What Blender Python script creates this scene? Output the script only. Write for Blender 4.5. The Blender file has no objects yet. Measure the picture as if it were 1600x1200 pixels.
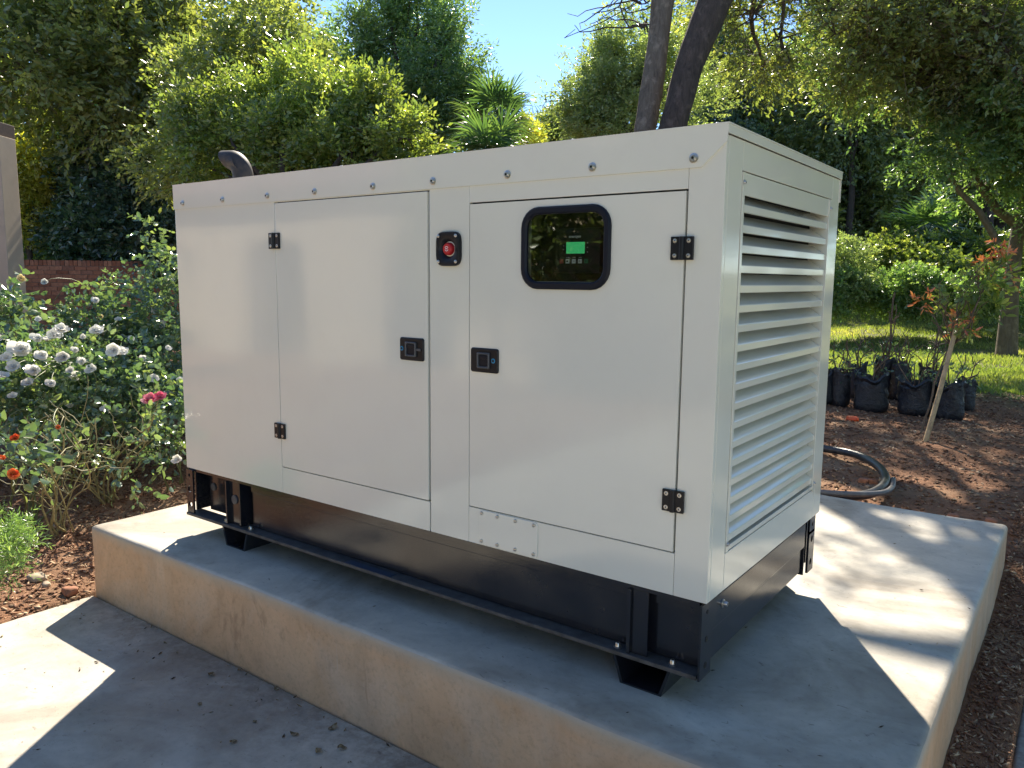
import bpy, bmesh, math, random
import numpy as np
from mathutils import Vector, Matrix, Euler

# ------------------------------------------------------------------ camera, light, exposure
scn = bpy.context.scene
CAM = Vector((3.12835, -1.85815, 0.82727))
CROT = Euler((1.438087, -0.009321, 0.635736), 'XYZ')
FPX = 1226.213
cd = bpy.data.cameras.new('camera'); cam = bpy.data.objects.new('camera', cd)
scn.collection.objects.link(cam); cam.location = CAM; cam.rotation_euler = CROT
cd.sensor_width = 36.0; cd.lens = FPX / 1600 * 36.0; cd.clip_start = 0.02; cd.clip_end = 2000
scn.camera = cam
SUN_EL, SUN_AZ = math.radians(41), math.atan2(-0.55, 0.835)
SUNV = Vector((math.sin(SUN_AZ)*math.cos(SUN_EL), math.cos(SUN_AZ)*math.cos(SUN_EL), math.sin(SUN_EL)))
w = bpy.data.worlds.new('World'); scn.world = w; w.use_nodes = True
nt = w.node_tree; nt.nodes.clear()
sky = nt.nodes.new('ShaderNodeTexSky'); sky.sky_type = 'NISHITA'; sky.sun_disc = False
sky.sun_elevation = SUN_EL; sky.sun_rotation = SUN_AZ % (2*math.pi); sky.altitude = 2000
sky.air_density = 1.0; sky.dust_density = 0.0; sky.ozone_density = 4.0
bg = nt.nodes.new('ShaderNodeBackground'); bg.inputs['Strength'].default_value = 0.085
wo = nt.nodes.new('ShaderNodeOutputWorld')
nt.links.new(sky.outputs[0], bg.inputs[0]); nt.links.new(bg.outputs[0], wo.inputs[0])
sd = bpy.data.lights.new('sun', 'SUN'); sd.energy = 4.15; sd.angle = math.radians(0.55); sd.color = (1.0, 0.90, 0.74)
so = bpy.data.objects.new('sun', sd); scn.collection.objects.link(so); so.location = (0, 0, 30)
so.rotation_euler = SUNV.to_track_quat('Z', 'Y').to_euler()
scn.view_settings.view_transform = 'Standard'; scn.view_settings.look = 'None'
scn.view_settings.gamma = 1.0; scn.view_settings.use_curve_mapping = False
scn.view_settings.exposure = 1.6
scn.render.resolution_x = 1024; scn.render.resolution_y = 768
scn.render.engine = 'CYCLES'
scn.cycles.max_bounces = 8; scn.cycles.transparent_max_bounces = 6

# ------------------------------------------------------------------ helpers
RM = np.array(CROT.to_matrix())
CN = np.array(CAM)
def at(px, py, d):
    """world point seen at photo pixel (px,py) at distance d in front of the camera"""
    return CN + d * (RM @ np.array([(px-800)/FPX, -(py-600)/FPX, -1.0]))
def on_z(px, py, z):
    v = RM @ np.array([(px-800)/FPX, -(py-600)/FPX, -1.0]); return CN + v*(z-CN[2])/v[2]
COL = scn.collection
def meta(o, label=None, cat=None, group=None, kind=None):
    for k, v in (('label', label), ('category', cat), ('group', group), ('kind', kind)):
        if v: o[k] = v
    return o
def thing(name, label, cat, loc=(0, 0, 0), group=None, rz=0):
    o = bpy.data.objects.new(name, None); COL.objects.link(o); o.location = loc; o.rotation_euler = (0, 0, rz)
    o.empty_display_size = .1
    return meta(o, label, cat, group)
def link(name, me, parent=None, m=None, world=True):
    o = bpy.data.objects.new(name, me); COL.objects.link(o)
    if m and not me.materials: me.materials.append(m)
    if parent:
        o.parent = parent
        if world:   # geometry given in world space: undo the ancestors' offsets
            off = Vector((0, 0, 0)); p = parent
            while p: off += p.location; p = p.parent
            o.location = -off
    return o
def smooth(me, a=None):
    me.polygons.foreach_set('use_smooth', [True]*len(me.polygons))
    if a:
        try: me.set_sharp_from_angle(angle=math.radians(a))
        except Exception: pass
def bm_mesh(bm, name, sm=False, ang=35):
    bmesh.ops.recalc_face_normals(bm, faces=bm.faces)
    me = bpy.data.meshes.new(name); bm.to_mesh(me); bm.free()
    if sm: smooth(me, ang)
    return me
def add_box(bm, a, b, bev=0.0, rot=None, piv=None):
    x0, y0, z0 = a; x1, y1, z1 = b
    vs = [bm.verts.new(p) for p in ((x0,y0,z0),(x1,y0,z0),(x1,y1,z0),(x0,y1,z0),(x0,y0,z1),(x1,y0,z1),(x1,y1,z1),(x0,y1,z1))]
    fs = [bm.faces.new([vs[i] for i in f]) for f in ((3,2,1,0),(4,5,6,7),(0,1,5,4),(1,2,6,5),(2,3,7,6),(3,0,4,7))]
    if bev > 0:
        es = list({e for f in fs for e in f.edges})
        r = bmesh.ops.bevel(bm, geom=es, offset=bev, segments=2, affect='EDGES', profile=.6)
        vs = list({v for f in r['faces'] for v in f.verts} | {v for v in vs if v.is_valid})
    if rot is not None: bmesh.ops.rotate(bm, verts=vs, cent=piv or ((x0+x1)/2,(y0+y1)/2,(z0+z1)/2), matrix=rot)
    return vs
def box(name, a, b, m, parent=None, bev=0.0, sm=True):
    bm = bmesh.new(); add_box(bm, a, b, bev)
    return link(name, bm_mesh(bm, name), parent, m)
def boxes(name, L, m, parent=None, bev=0.0):
    bm = bmesh.new()
    for a, b in L: add_box(bm, a, b, bev)
    return link(name, bm_mesh(bm, name), parent, m)
def add_tube(bm, pts, rads, seg=10, cap=True, close=False):
    pts = [Vector(p) for p in pts]; n = len(pts)
    if not hasattr(rads, '__len__'): rads = [rads]*n
    up = Vector((.13, .31, .94)); rings = []
    for i, p in enumerate(pts):
        t = (pts[min(i+1, n-1)] - pts[max(i-1, 0)]).normalized()
        u = (up - t*up.dot(t))
        if u.length < 1e-3: u = t.orthogonal()
        u.normalize(); up = u; v = t.cross(u)
        rings.append([bm.verts.new(p + (u*math.cos(2*math.pi*k/seg) + v*math.sin(2*math.pi*k/seg))*rads[i]) for k in range(seg)])
    for i in range(n-1):
        for k in range(seg):
            bm.faces.new((rings[i][k], rings[i][(k+1) % seg], rings[i+1][(k+1) % seg], rings[i+1][k]))
    if cap:
        bm.faces.new(rings[0][::-1]); bm.faces.new(rings[-1])
def tube(name, pts, rads, m, parent=None, seg=10, cap=True):
    bm = bmesh.new(); add_tube(bm, pts, rads, seg, cap); return link(name, bm_mesh(bm, name, True, 60), parent, m)
def add_cyl(bm, c, axis, r, h, seg=16, r2=None, dome=0):
    """cylinder from c along axis for h; optional domed end"""
    c = Vector(c); ax = Vector(axis).normalized(); r2 = r if r2 is None else r2
    u = ax.orthogonal().normalized(); v = ax.cross(u)
    prof = [(0, r), (h*.75, r2), (h, r2*.8)] + ([(h+dome, r2*.35)] if dome else [])
    rings = [[bm.verts.new(c + ax*a + (u*math.cos(2*math.pi*k/seg)+v*math.sin(2*math.pi*k/seg))*q) for k in range(seg)] for a, q in prof]
    for i in range(len(rings)-1):
        for k in range(seg): bm.faces.new((rings[i][k], rings[i][(k+1) % seg], rings[i+1][(k+1) % seg], rings[i+1][k]))
    bm.faces.new(rings[0][::-1]); bm.faces.new(rings[-1])
def np_mesh(name, V, F, m=None, var=None, sm=False):
    """V (N,3); F (M,k) all k-gons"""
    V = np.asarray(V, np.float32); F = np.asarray(F, np.int32); k = F.shape[1]
    me = bpy.data.meshes.new(name); me.vertices.add(len(V)); me.vertices.foreach_set('co', V.ravel())
    me.loops.add(F.size); me.loops.foreach_set('vertex_index', F.ravel())
    me.polygons.add(len(F)); me.polygons.foreach_set('loop_start', np.arange(len(F), dtype=np.int32)*k)
    if sm: me.polygons.foreach_set('use_smooth', np.ones(len(F), bool))
    if var is not None:
        a = me.attributes.new('var', 'FLOAT', 'POINT'); a.data.foreach_set('value', np.asarray(var, np.float32))
    me.update(calc_edges=True)
    if m: me.materials.append(m)
    return me
def pn(P, s, seed=0):
    """smooth pseudo noise in about -1..1 for points P (...,3)"""
    r = np.random.RandomState(seed); o = 0
    for i in range(6):
        d = r.normal(size=3); d /= np.linalg.norm(d); o = o + np.sin((P @ d)*s*(0.7+0.35*i) + r.uniform(0, 6.28))
    return o/3.2
def norm(a): return a/np.maximum(np.linalg.norm(a, axis=-1, keepdims=True), 1e-9)

# ------------------------------------------------------------------ materials
class N:
    def __init__(s, name):
        s.m = bpy.data.materials.new(name); s.m.use_nodes = True; s.t = s.m.node_tree; s.t.nodes.clear()
        s.out = s.n('ShaderNodeOutputMaterial'); s.p = s.n('ShaderNodeBsdfPrincipled'); s.l(s.p.outputs[0], s.out.inputs[0])
        s.geo = s.n('ShaderNodeNewGeometry'); s.pos = s.geo.outputs['Position']
    def n(s, t, **k):
        x = s.t.nodes.new(t)
        for a, b in k.items(): setattr(x, a, b)
        return x
    def l(s, a, b): s.t.links.new(a, b)
    def noise(s, scale, detail=4, rough=.55, vec=None, dist=0):
        x = s.n('ShaderNodeTexNoise'); x.inputs['Scale'].default_value = scale; x.inputs['Detail'].default_value = detail
        x.inputs['Roughness'].default_value = rough; x.inputs['Distortion'].default_value = dist
        s.l(vec or s.pos, x.inputs['Vector']); return x.outputs[0]
    def stretch(s, sc):
        x = s.n('ShaderNodeMapping'); x.inputs['Scale'].default_value = sc; s.l(s.pos, x.inputs['Vector']); return x.outputs[0]
    def ramp(s, f, stops):
        x = s.n('ShaderNodeValToRGB'); e = x.color_ramp.elements
        while len(e) < len(stops): e.new(.5)
        for i, (p, c) in enumerate(stops):
            e[i].position = p; e[i].color = (*c, 1) if hasattr(c, '__len__') else (c, c, c, 1)
        s.l(f, x.inputs[0]); return x.outputs[0]
    def mix(s, f, a, b, mode='MIX'):
        x = s.n('ShaderNodeMix', data_type='RGBA', blend_type=mode)
        for sock, v in ((x.inputs[0], f), (x.inputs[6], a), (x.inputs[7], b)):
            if isinstance(v, (int, float)): sock.default_value = v
            elif isinstance(v, tuple): sock.default_value = (*v, 1)
            else: s.l(v, sock)
        return x.outputs[2]
    def math(s, op, a, b=0.0):
        x = s.n('ShaderNodeMath', operation=op)
        for sock, v in ((x.inputs[0], a), (x.inputs[1], b)):
            if isinstance(v, (int, float)): sock.default_value = v
            else: s.l(v, sock)
        return x.outputs[0]
    def bump(s, h, strength, dist=.01, prev=None):
        x = s.n('ShaderNodeBump'); x.inputs['Strength'].default_value = strength; x.inputs['Distance'].default_value = dist
        s.l(h, x.inputs['Height'])
        if prev: s.l(prev, x.inputs['Normal'])
        s.l(x.outputs[0], s.p.inputs['Normal']); return x.outputs[0]
    def base(s, v):
        if isinstance(v, tuple): s.p.inputs['Base Color'].default_value = (*v, 1)
        else: s.l(v, s.p.inputs['Base Color'])
    def set(s, **k):
        for a, b in k.items():
            sock = s.p.inputs[a.replace('_', ' ')]
            if isinstance(b, (int, float)): sock.default_value = b
            else: s.l(b, sock)
def plain(name, c, rough=.5, metal=0.0, spec=.5, noise=.0, nscale=30):
    g = N(name)
    if noise: g.base(g.mix(g.ramp(g.noise(nscale, 5), [(.3, 0), (.7, 1)]), tuple(x*(1-noise) for x in c), tuple(min(1, x*(1+noise)) for x in c)))
    else: g.base(c)
    g.set(Roughness=rough, Metallic=metal, Specular_IOR_Level=spec); return g.m
M = {}
def paint():
    g = N('cream_gloss_paint')
    f = g.ramp(g.noise(1.6, 3, .5), [(.3, 0), (.75, 1)])
    c = g.mix(f, (.775, .76, .665), (.81, .795, .70))
    dust = g.ramp(g.noise(9, 6, .7), [(.50, 0), (.78, 1)])
    c = g.mix(g.math('MULTIPLY', dust, .10), c, (.60, .55, .46))
    g.base(c); r = g.ramp(g.noise(5, 5, .6), [(.3, .05), (.8, .15)]); g.set(Roughness=r, Specular_IOR_Level=.55, Coat_Weight=.5, Coat_Roughness=.05)
    b = g.bump(g.noise(2.6, 1, .4), .10, .05); g.bump(g.noise(420, 2), .05, .001, b)
    return g.m
M['paint'] = paint()
def blackpaint():
    g = N('black_chassis_paint')
    d = g.ramp(g.noise(6, 7, .72), [(.42, 0), (.8, 1)])
    g.base(g.mix(g.math('MULTIPLY', d, .28), (.012, .013, .018), (.085, .075, .064)))
    g.set(Roughness=g.ramp(g.noise(8, 5, .6), [(.3, .10), (.75, .22)]), Specular_IOR_Level=.75)
    g.bump(g.noise(160, 3), .06, .002); return g.m
M['black'] = blackpaint()
M['dusty'] = plain('dusty_black_steel', (.075, .072, .070), .55, noise=.45, nscale=25)
M['plastic'] = plain('black_plastic', (.010, .011, .015), .38, spec=.3, noise=.2)
M['rubber'] = plain('window_rubber', (.008, .010, .018), .45, spec=.25)
M['gap'] = plain('dark_inside', (.01, .01, .01), .8)
M['steel'] = plain('zinc_steel', (.55, .54, .52), .3, 1.0, noise=.15, nscale=200)
M['rust'] = plain('rusty_bolt', (.25, .12, .06), .6, .3, noise=.4, nscale=300)
M['red'] = plain('red_plastic', (.50, .02, .025), .35)
M['blue'] = plain('blue_mark', (.01, .22, .42), .4)
M['grey'] = plain('grey_plastic', (.07, .075, .085), .4)
M['button'] = plain('button_white', (.85, .87, .88), .5)
M['bgreen'] = plain('button_green', (.03, .25, .13), .5)
M['bred'] = plain('button_red', (.45, .06, .05), .5)
M['label'] = plain('print_white', (.9, .9, .9), .5)
g = N('lit_screen'); g.base((.03, .25, .08)); g.p.inputs['Emission Color'].default_value = (.06, .55, .18, 1); g.p.inputs['Emission Strength'].default_value = .22
M['screen'] = g.m
g = N('window_glass'); g.t.nodes.remove(g.p)
tr = g.n('ShaderNodeBsdfTransparent'); tr.inputs[0].default_value = (.85, .9, .9, 1)
gl = g.n('ShaderNodeBsdfGlossy'); gl.inputs['Roughness'].default_value = .015
fr = g.n('ShaderNodeFresnel'); fr.inputs[0].default_value = 1.65; mx = g.n('ShaderNodeMixShader')
g.l(fr.outputs[0], mx.inputs[0]); g.l(tr.outputs[0], mx.inputs[1]); g.l(gl.outputs[0], mx.inputs[2]); g.l(mx.outputs[0], g.out.inputs[0])
M['glass'] = g.m
g = N('exhaust_steel'); d = g.ramp(g.noise(40, 6, .7), [(.35, 0), (.7, 1)])
g.base(g.mix(d, (.035, .033, .035), (.085, .065, .055))); g.set(Roughness=.62, Metallic=.3); g.bump(g.noise(120, 4), .2, .002); M['exhaust'] = g.m

def concrete(name, c1, c2, stain, seed, rough=(.35, .7)):
    g = N(name); off = g.n('ShaderNodeMapping'); off.inputs['Location'].default_value = (seed*3.1, seed*1.7, seed); g.l(g.pos, off.inputs['Vector']); g.pos = off.outputs[0]
    a = g.ramp(g.noise(1.3, 6, .6, dist=.6), [(.28, 0), (.72, 1)])
    c = g.mix(a, c1, c2)
    s1 = g.ramp(g.noise(.9, 5, .65, dist=1.2), [(.50, 0), (.62, 1)])
    c = g.mix(g.math('MULTIPLY', s1, .75), c, stain)
    trw = g.ramp(g.noise(4, 7, .68, vec=g.stretch((1, 1.25, 1)), dist=.5), [(.28, .72), (.72, 1.16)])
    c = g.mix(1.0, c, trw, 'MULTIPLY')
    sp = g.ramp(g.noise(45, 5, .75), [(.25, .72), (.42, 1.0), (.8, 1.08)])
    c = g.mix(1.0, c, sp, 'MULTIPLY')
    pit = g.ramp(g.noise(26, 3, .6, vec=g.stretch((1, 2.0, 1)), dist=1.), [(.66, 0), (.73, 1)])
    c = g.mix(g.math('MULTIPLY', pit, .6), c, tuple(x*.35 for x in stain))
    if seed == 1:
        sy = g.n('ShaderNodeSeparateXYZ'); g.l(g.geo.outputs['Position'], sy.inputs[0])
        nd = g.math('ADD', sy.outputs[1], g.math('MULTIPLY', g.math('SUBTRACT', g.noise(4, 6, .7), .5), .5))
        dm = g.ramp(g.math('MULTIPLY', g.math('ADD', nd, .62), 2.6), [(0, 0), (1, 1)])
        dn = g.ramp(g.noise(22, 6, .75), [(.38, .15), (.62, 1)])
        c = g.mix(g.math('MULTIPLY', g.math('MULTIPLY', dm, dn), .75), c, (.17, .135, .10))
    g.base(c)
    g.set(Roughness=g.ramp(g.noise(3, 6, .7), [(.25, rough[0]), (.75, rough[1])]), Specular_IOR_Level=.45)
    b = g.bump(g.noise(9, 6, .6), .12, .02); g.bump(g.noise(120, 5, .7), .16, .003, b)
    return g.m
M['conc_floor'] = concrete('floor_concrete', (.39, .365, .32), (.54, .50, .42), (.27, .23, .185), 1)
M['conc_top'] = concrete('plinth_top_concrete', (.40, .37, .32), (.55, .505, .42), (.29, .245, .19), 4, (.42, .72))
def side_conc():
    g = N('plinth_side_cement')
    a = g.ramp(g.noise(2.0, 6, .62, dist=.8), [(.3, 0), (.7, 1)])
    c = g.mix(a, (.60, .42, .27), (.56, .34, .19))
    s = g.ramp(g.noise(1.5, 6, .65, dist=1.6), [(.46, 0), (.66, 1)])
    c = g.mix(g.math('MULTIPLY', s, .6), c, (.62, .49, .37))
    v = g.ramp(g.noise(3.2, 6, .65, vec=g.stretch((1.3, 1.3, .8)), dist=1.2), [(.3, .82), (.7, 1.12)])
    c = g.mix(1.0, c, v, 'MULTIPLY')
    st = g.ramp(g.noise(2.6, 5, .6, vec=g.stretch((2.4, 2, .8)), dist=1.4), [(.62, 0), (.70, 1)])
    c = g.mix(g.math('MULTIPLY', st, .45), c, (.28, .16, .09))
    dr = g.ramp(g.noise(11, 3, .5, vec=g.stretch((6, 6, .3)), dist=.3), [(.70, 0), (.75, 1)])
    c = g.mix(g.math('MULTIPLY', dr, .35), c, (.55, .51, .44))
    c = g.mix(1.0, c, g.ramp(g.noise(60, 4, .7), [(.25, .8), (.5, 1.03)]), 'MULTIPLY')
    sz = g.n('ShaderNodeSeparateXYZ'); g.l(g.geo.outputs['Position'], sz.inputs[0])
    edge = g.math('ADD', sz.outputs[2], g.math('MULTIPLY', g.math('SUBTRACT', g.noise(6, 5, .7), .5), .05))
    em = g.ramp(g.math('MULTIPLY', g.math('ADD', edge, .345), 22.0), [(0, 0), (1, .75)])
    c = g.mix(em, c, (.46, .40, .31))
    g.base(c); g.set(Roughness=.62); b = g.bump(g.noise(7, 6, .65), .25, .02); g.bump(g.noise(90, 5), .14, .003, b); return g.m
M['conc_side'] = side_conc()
M['plaster'] = plain('tan_plaster', (.52, .42, .31), .8, noise=.06, nscale=8)
M['coping'] = plain('brown_beam', (.10, .07, .055), .7, noise=.2)
M['housewall'] = plain('cream_plaster', (.42, .36, .27), .85, noise=.06, nscale=3)
M['roof'] = plain('roof_tiles', (.16, .08, .06), .8, noise=.3, nscale=6)
M['wood'] = plain('stake_wood', (.42, .30, .16), .7, noise=.3, nscale=25)
M['bag'] = None
g = N('black_plastic_bag'); g.base((.012, .013, .018)); g.set(Roughness=.28, Specular_IOR_Level=.6); g.bump(g.noise(22, 5, .7, dist=1.5), .7, .02); M['bag'] = g.m
g = N('cable_black'); g.base(g.mix(g.ramp(g.noise(20, 4), [(.4, 0), (.7, 1)]), (.02, .022, .03), (.05, .05, .05))); g.set(Roughness=.34); M['cable'] = g.m
g = N('cable_grey'); g.base(g.mix(g.ramp(g.noise(20, 4), [(.4, 0), (.7, 1)]), (.09, .09, .10), (.16, .15, .14))); g.set(Roughness=.4); M['cable2'] = g.m
g = N('brick_red')
oi = g.n('ShaderNodeObjectInfo')
c = g.ramp(oi.outputs['Random'], [(0, (.26, .095, .05)), (.35, (.38, .15, .08)), (.7, (.46, .21, .12)), (1, (.20, .085, .06))])
c = g.mix(1.0, c, g.ramp(g.noise(25, 5), [(.3, .7), (.7, 1.15)]), 'MULTIPLY'); g.base(c); g.set(Roughness=.85); g.bump(g.noise(90, 4), .3, .004); M['brick'] = g.m
M['mortar'] = plain('mortar', (.17, .13, .10), .9, noise=.2)
M['orange'] = plain('orange_plastic', (.75, .09, .01), .4)
M['rock'] = plain('pale_stone', (.34, .27, .19), .85, noise=.3, nscale=18)
M['clay'] = plain('red_clay', (.30, .13, .07), .9, noise=.3, nscale=25)

LB = 1.0
def leafmat(name, c1, c2, c3=None, trans=.42, rough=.30, tcol=1.9, gloss=.9, tint=(1.15, 1.25, .45)):
    """leaf: diffuse + thin translucency, colour per leaf from the stored random value"""
    g = N(name); at_ = g.n('ShaderNodeAttribute', attribute_name='var')
    st = [(0, c1), (.55, c2), (1, c3 or c2)]
    st = [(p_, tuple(min(.85, x*LB) for x in q)) for p_, q in st]
    c = g.ramp(at_.outputs['Fac'], st)
    c = g.mix(1.0, c, g.ramp(g.noise(.9, 3), [(.3, .75), (.7, 1.2)]), 'MULTIPLY')
    g.base(c); g.set(Roughness=rough, Specular_IOR_Level=gloss)
    t = g.n('ShaderNodeBsdfTranslucent'); tc = g.mix(1.0, c, tuple(tcol*q for q in tint), 'MULTIPLY'); g.l(tc, t.inputs[0])
    mxs = g.n('ShaderNodeMixShader'); mxs.inputs[0].default_value = trans
    g.l(g.p.outputs[0], mxs.inputs[1]); g.l(t.outputs[0], mxs.inputs[2]); g.l(mxs.outputs[0], g.out.inputs[0])
    return g.m
LB = 2.0
M['lf_dark'] = leafmat('leaf_dark', (.038, .056, .026), (.072, .092, .042), (.15, .16, .07), .42)
M['lf_blue'] = leafmat('leaf_bluegreen', (.018, .036, .030), (.034, .060, .042), (.07, .10, .06), .28)
M['lf_lime'] = leafmat('leaf_lime', (.040, .062, .020), (.085, .108, .034), (.175, .175, .055), .45)
M['lf_mid'] = leafmat('leaf_mid', (.032, .060, .030), (.066, .105, .046), (.14, .175, .075), .40)
M['lf_yellow'] = leafmat('leaf_yellow', (.13, .14, .03), (.20, .19, .04), (.28, .23, .05), .42)
M['lf_grey'] = leafmat('leaf_greygreen', (.065, .09, .05), (.11, .135, .075), (.19, .20, .11), .42)
M['lf_brown'] = leafmat('leaf_olive', (.045, .062, .026), (.085, .10, .042), (.19, .185, .07), .42)
M['lf_rose'] = leafmat('leaf_rose', (.034, .062, .042), (.062, .095, .062), (.15, .175, .08), .30, .20, 1.6, 1.0)
M['lf_red'] = leafmat('leaf_red', (.20, .06, .04), (.30, .09, .05), (.25, .15, .06), .35)
M['lf_palm'] = leafmat('leaf_palm', (.024, .048, .022), (.04, .072, .032), (.075, .11, .045), .35, .3)
LB = 1.35
M['grass'] = leafmat('grass_blades', (.085, .12, .035), (.15, .175, .055), (.28, .26, .11), .4, .5)
LB = 1.0
M['chips'] = leafmat('mulch_bits', (.11, .05, .03), (.26, .135, .075), (.52, .38, .24), .0, .8, gloss=.3)
M['litter'] = leafmat('leaf_litter', (.06, .04, .025), (.16, .11, .06), (.35, .27, .17), .05, .8, gloss=.3)
M['petal_w'] = leafmat('petal_white', (.74, .73, .70), (.80, .79, .76), (.84, .83, .80), .5, .6, 1.0, .4, (1, 1, .96))
M['petal_p'] = leafmat('petal_pink', (.62, .10, .20), (.75, .20, .30), (.78, .35, .42), .5, .6, 1.0, .4, (1, 1, .96))
M['petal_o'] = leafmat('petal_orange', (.75, .08, .02), (.80, .16, .04), (.80, .30, .08), .5, .6, 1.0, .4, (1, 1, .96))
M['petal_y'] = leafmat('petal_yellow', (.75, .62, .30), (.80, .68, .38), (.80, .72, .45), .5, .6, 1.0, .4, (1, 1, .96))
M['stem'] = plain('green_cane', (.13, .15, .06), .5, noise=.3, nscale=40)
M['twig'] = plain('brown_twig', (.13, .09, .06), .8, noise=.3, nscale=40)
def bark(name, a, b):
    g = N(name); v = g.stretch((1, 1, .22))
    f = g.ramp(g.noise(22, 7, .75, vec=v, dist=1.0), [(.3, 0), (.7, 1)])
    c = g.mix(f, a, b); pat = g.ramp(g.noise(7, 4, .6), [(.55, 0), (.68, 1)])
    g.base(g.mix(g.math('MULTIPLY', pat, .5), c, tuple(min(1, x*1.7) for x in b))); g.set(Roughness=.9); g.bump(g.noise(22, 7, .75, vec=v, dist=1.0), 1.0, .03); return g.m
M['bark'] = bark('bark_grey_brown', (.085, .065, .05), (.26, .21, .16))
M['bark_dark'] = bark('bark_dark', (.038, .028, .023), (.12, .088, .07))
M['bark_pale'] = bark('bark_pale', (.09, .07, .045), (.21, .17, .115))

def soilmat():
    g = N('garden_soil')
    c = g.mix(g.ramp(g.noise(3, 7, .7), [(.3, 0), (.7, 1)]), (.16, .075, .043), (.31, .155, .085))
    c = g.mix(g.ramp(g.noise(40, 6, .75), [(.35, 0), (.75, .8)]), c, (.33, .19, .11))
    # sandy trodden path and turf, by place with ragged edges
    sx = g.n('ShaderNodeSeparateXYZ'); g.l(g.geo.outputs['Position'], sx.inputs[0])
    wob = g.math('MULTIPLY', g.math('SUBTRACT', g.noise(1.6, 5, .7), .5), 2.2)
    yy = g.math('ADD', sx.outputs[1], wob)
    lawn = g.ramp(g.math('MULTIPLY', g.math('SUBTRACT', yy, 7.1), 1.1), [(0, 0), (1, 1)])
    lawn2 = g.ramp(g.math('MULTIPLY', g.math('ADD', sx.outputs[0], 3.6), 1.0), [(0, 0), (1, 1)])
    ln = g.n('ShaderNodeVectorMath', operation='LENGTH'); g.l(g.geo.outputs['Position'], ln.inputs[0])
    far = g.ramp(g.math('MULTIPLY', g.math('SUBTRACT', g.math('ADD', ln.outputs['Value'], wob), 13.0), .4), [(0, 0), (1, 1)])
    lw = g.math('MAXIMUM', g.math('MULTIPLY', lawn, lawn2), far)
    gc = g.mix(g.ramp(g.noise(5, 6, .7), [(.3, 0), (.7, 1)]), (.10, .12, .045), (.20, .195, .085))
    sand = g.ramp(g.noise(.8, 4, .6, dist=.6), [(.52, 0), (.62, .7)])
    c = g.mix(sand, c, (.34, .23, .14))
    c = g.mix(lw, c, gc); g.base(c); g.set(Roughness=.95, Specular_IOR_Level=.2)
    b = g.bump(g.noise(14, 7, .7), .8, .04); g.bump(g.noise(70, 6, .75), .7, .012, b); return g.m
M['soil'] = soilmat()

# ------------------------------------------------------------------ ground, paving, plinth
ZF, ZT = -0.616, -0.291         # paving level, plinth top
PX0, PX1, PY0, PY1 = -0.43, 2.895, -0.228, 2.40
def sst(a, b, x): t = np.clip((x-a)/(b-a), 0, 1); return t*t*(3-2*t)
def terr(x, y):
    x = np.asarray(x, float); y = np.asarray(y, float)
    P = np.stack([x, y, 0*x], -1)
    z = -0.605 + .20*sst(-.3, 2.2, y) - .0*x
    z = np.where(x > 2.5, -0.56 + .14*sst(1.6, 3.0, y), z)
    z = z + .03*sst(2.6, 5, y) + .75*sst(12, 26, y+.25*x) + 1.2*sst(26, 70, y)
    z = z + .10*sst(-1.2, -4, x)*sst(-2, 2, y)
    z = z + .018*pn(P, 2.2, 3) + .012*pn(P, 7, 5) + .006*pn(P, 21, 6)
    z = np.where((x > -.405) & (y < -.205), -.85, z)
    z = np.where((x > 3.075) & (y < 6.5), -.85, z)
    return z
def axis(fine0, fine1, step, far):
    a = list(np.arange(fine0, fine1, step)); s = step; v = fine1
    while v < far: a.append(v); s *= 1.18; v += s
    s = step; v = fine0-step
    while v > -far: a.insert(0, v); s *= 1.18; v -= s
    return np.array(a)
gx, gy = axis(-3.6, 4.0, .04, 400), axis(-.8, 9.0, .045, 400)
X, Y = np.meshgrid(gx, gy); Z = terr(X, Y)
V = np.stack([X, Y, Z], -1).reshape(-1, 3); nx, ny = len(gx), len(gy)
i = np.arange(ny-1)[:, None]*nx + np.arange(nx-1)[None, :]
F = np.stack([i, i+1, i+1+nx, i+nx], -1).reshape(-1, 4)
meta(link('garden_ground', np_mesh('garden_ground', V, F, M['soil'], sm=True)), kind='structure')

def slab(name, x0, x1, y0, y1, ztop, thick, mtop, mside=None, rad=.012):
    bm = bmesh.new(); add_box(bm, (x0, y0, ztop-thick), (x1, y1, ztop), 0)
    bmesh.ops.bevel(bm, geom=[e for e in bm.edges if (e.verts[0].co.z > ztop-1e-4 or abs(e.verts[0].co.z-e.verts[1].co.z) > .01) and (e.verts[1].co.z > ztop-1e-4 or abs(e.verts[0].co.z-e.verts[1].co.z) > .01)], offset=rad, segments=3, affect='EDGES', profile=.5)
    bmesh.ops.recalc_face_normals(bm, faces=bm.faces)
    for f in bm.faces: f.material_index = 0 if (f.normal.z > .75 or not mside) else 1
    me = bm_mesh(bm, name, True, 50); me.materials.append(mtop)
    if mside: me.materials.append(mside)
    return meta(link(name, me), kind='structure')
slab('paving', -.43, 12, -14, -.231, ZF, .2, M['conc_floor'])
slab('side_path', 3.05, 12, -.227, 6.4, ZF+.004, .2, M['conc_floor'])
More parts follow.
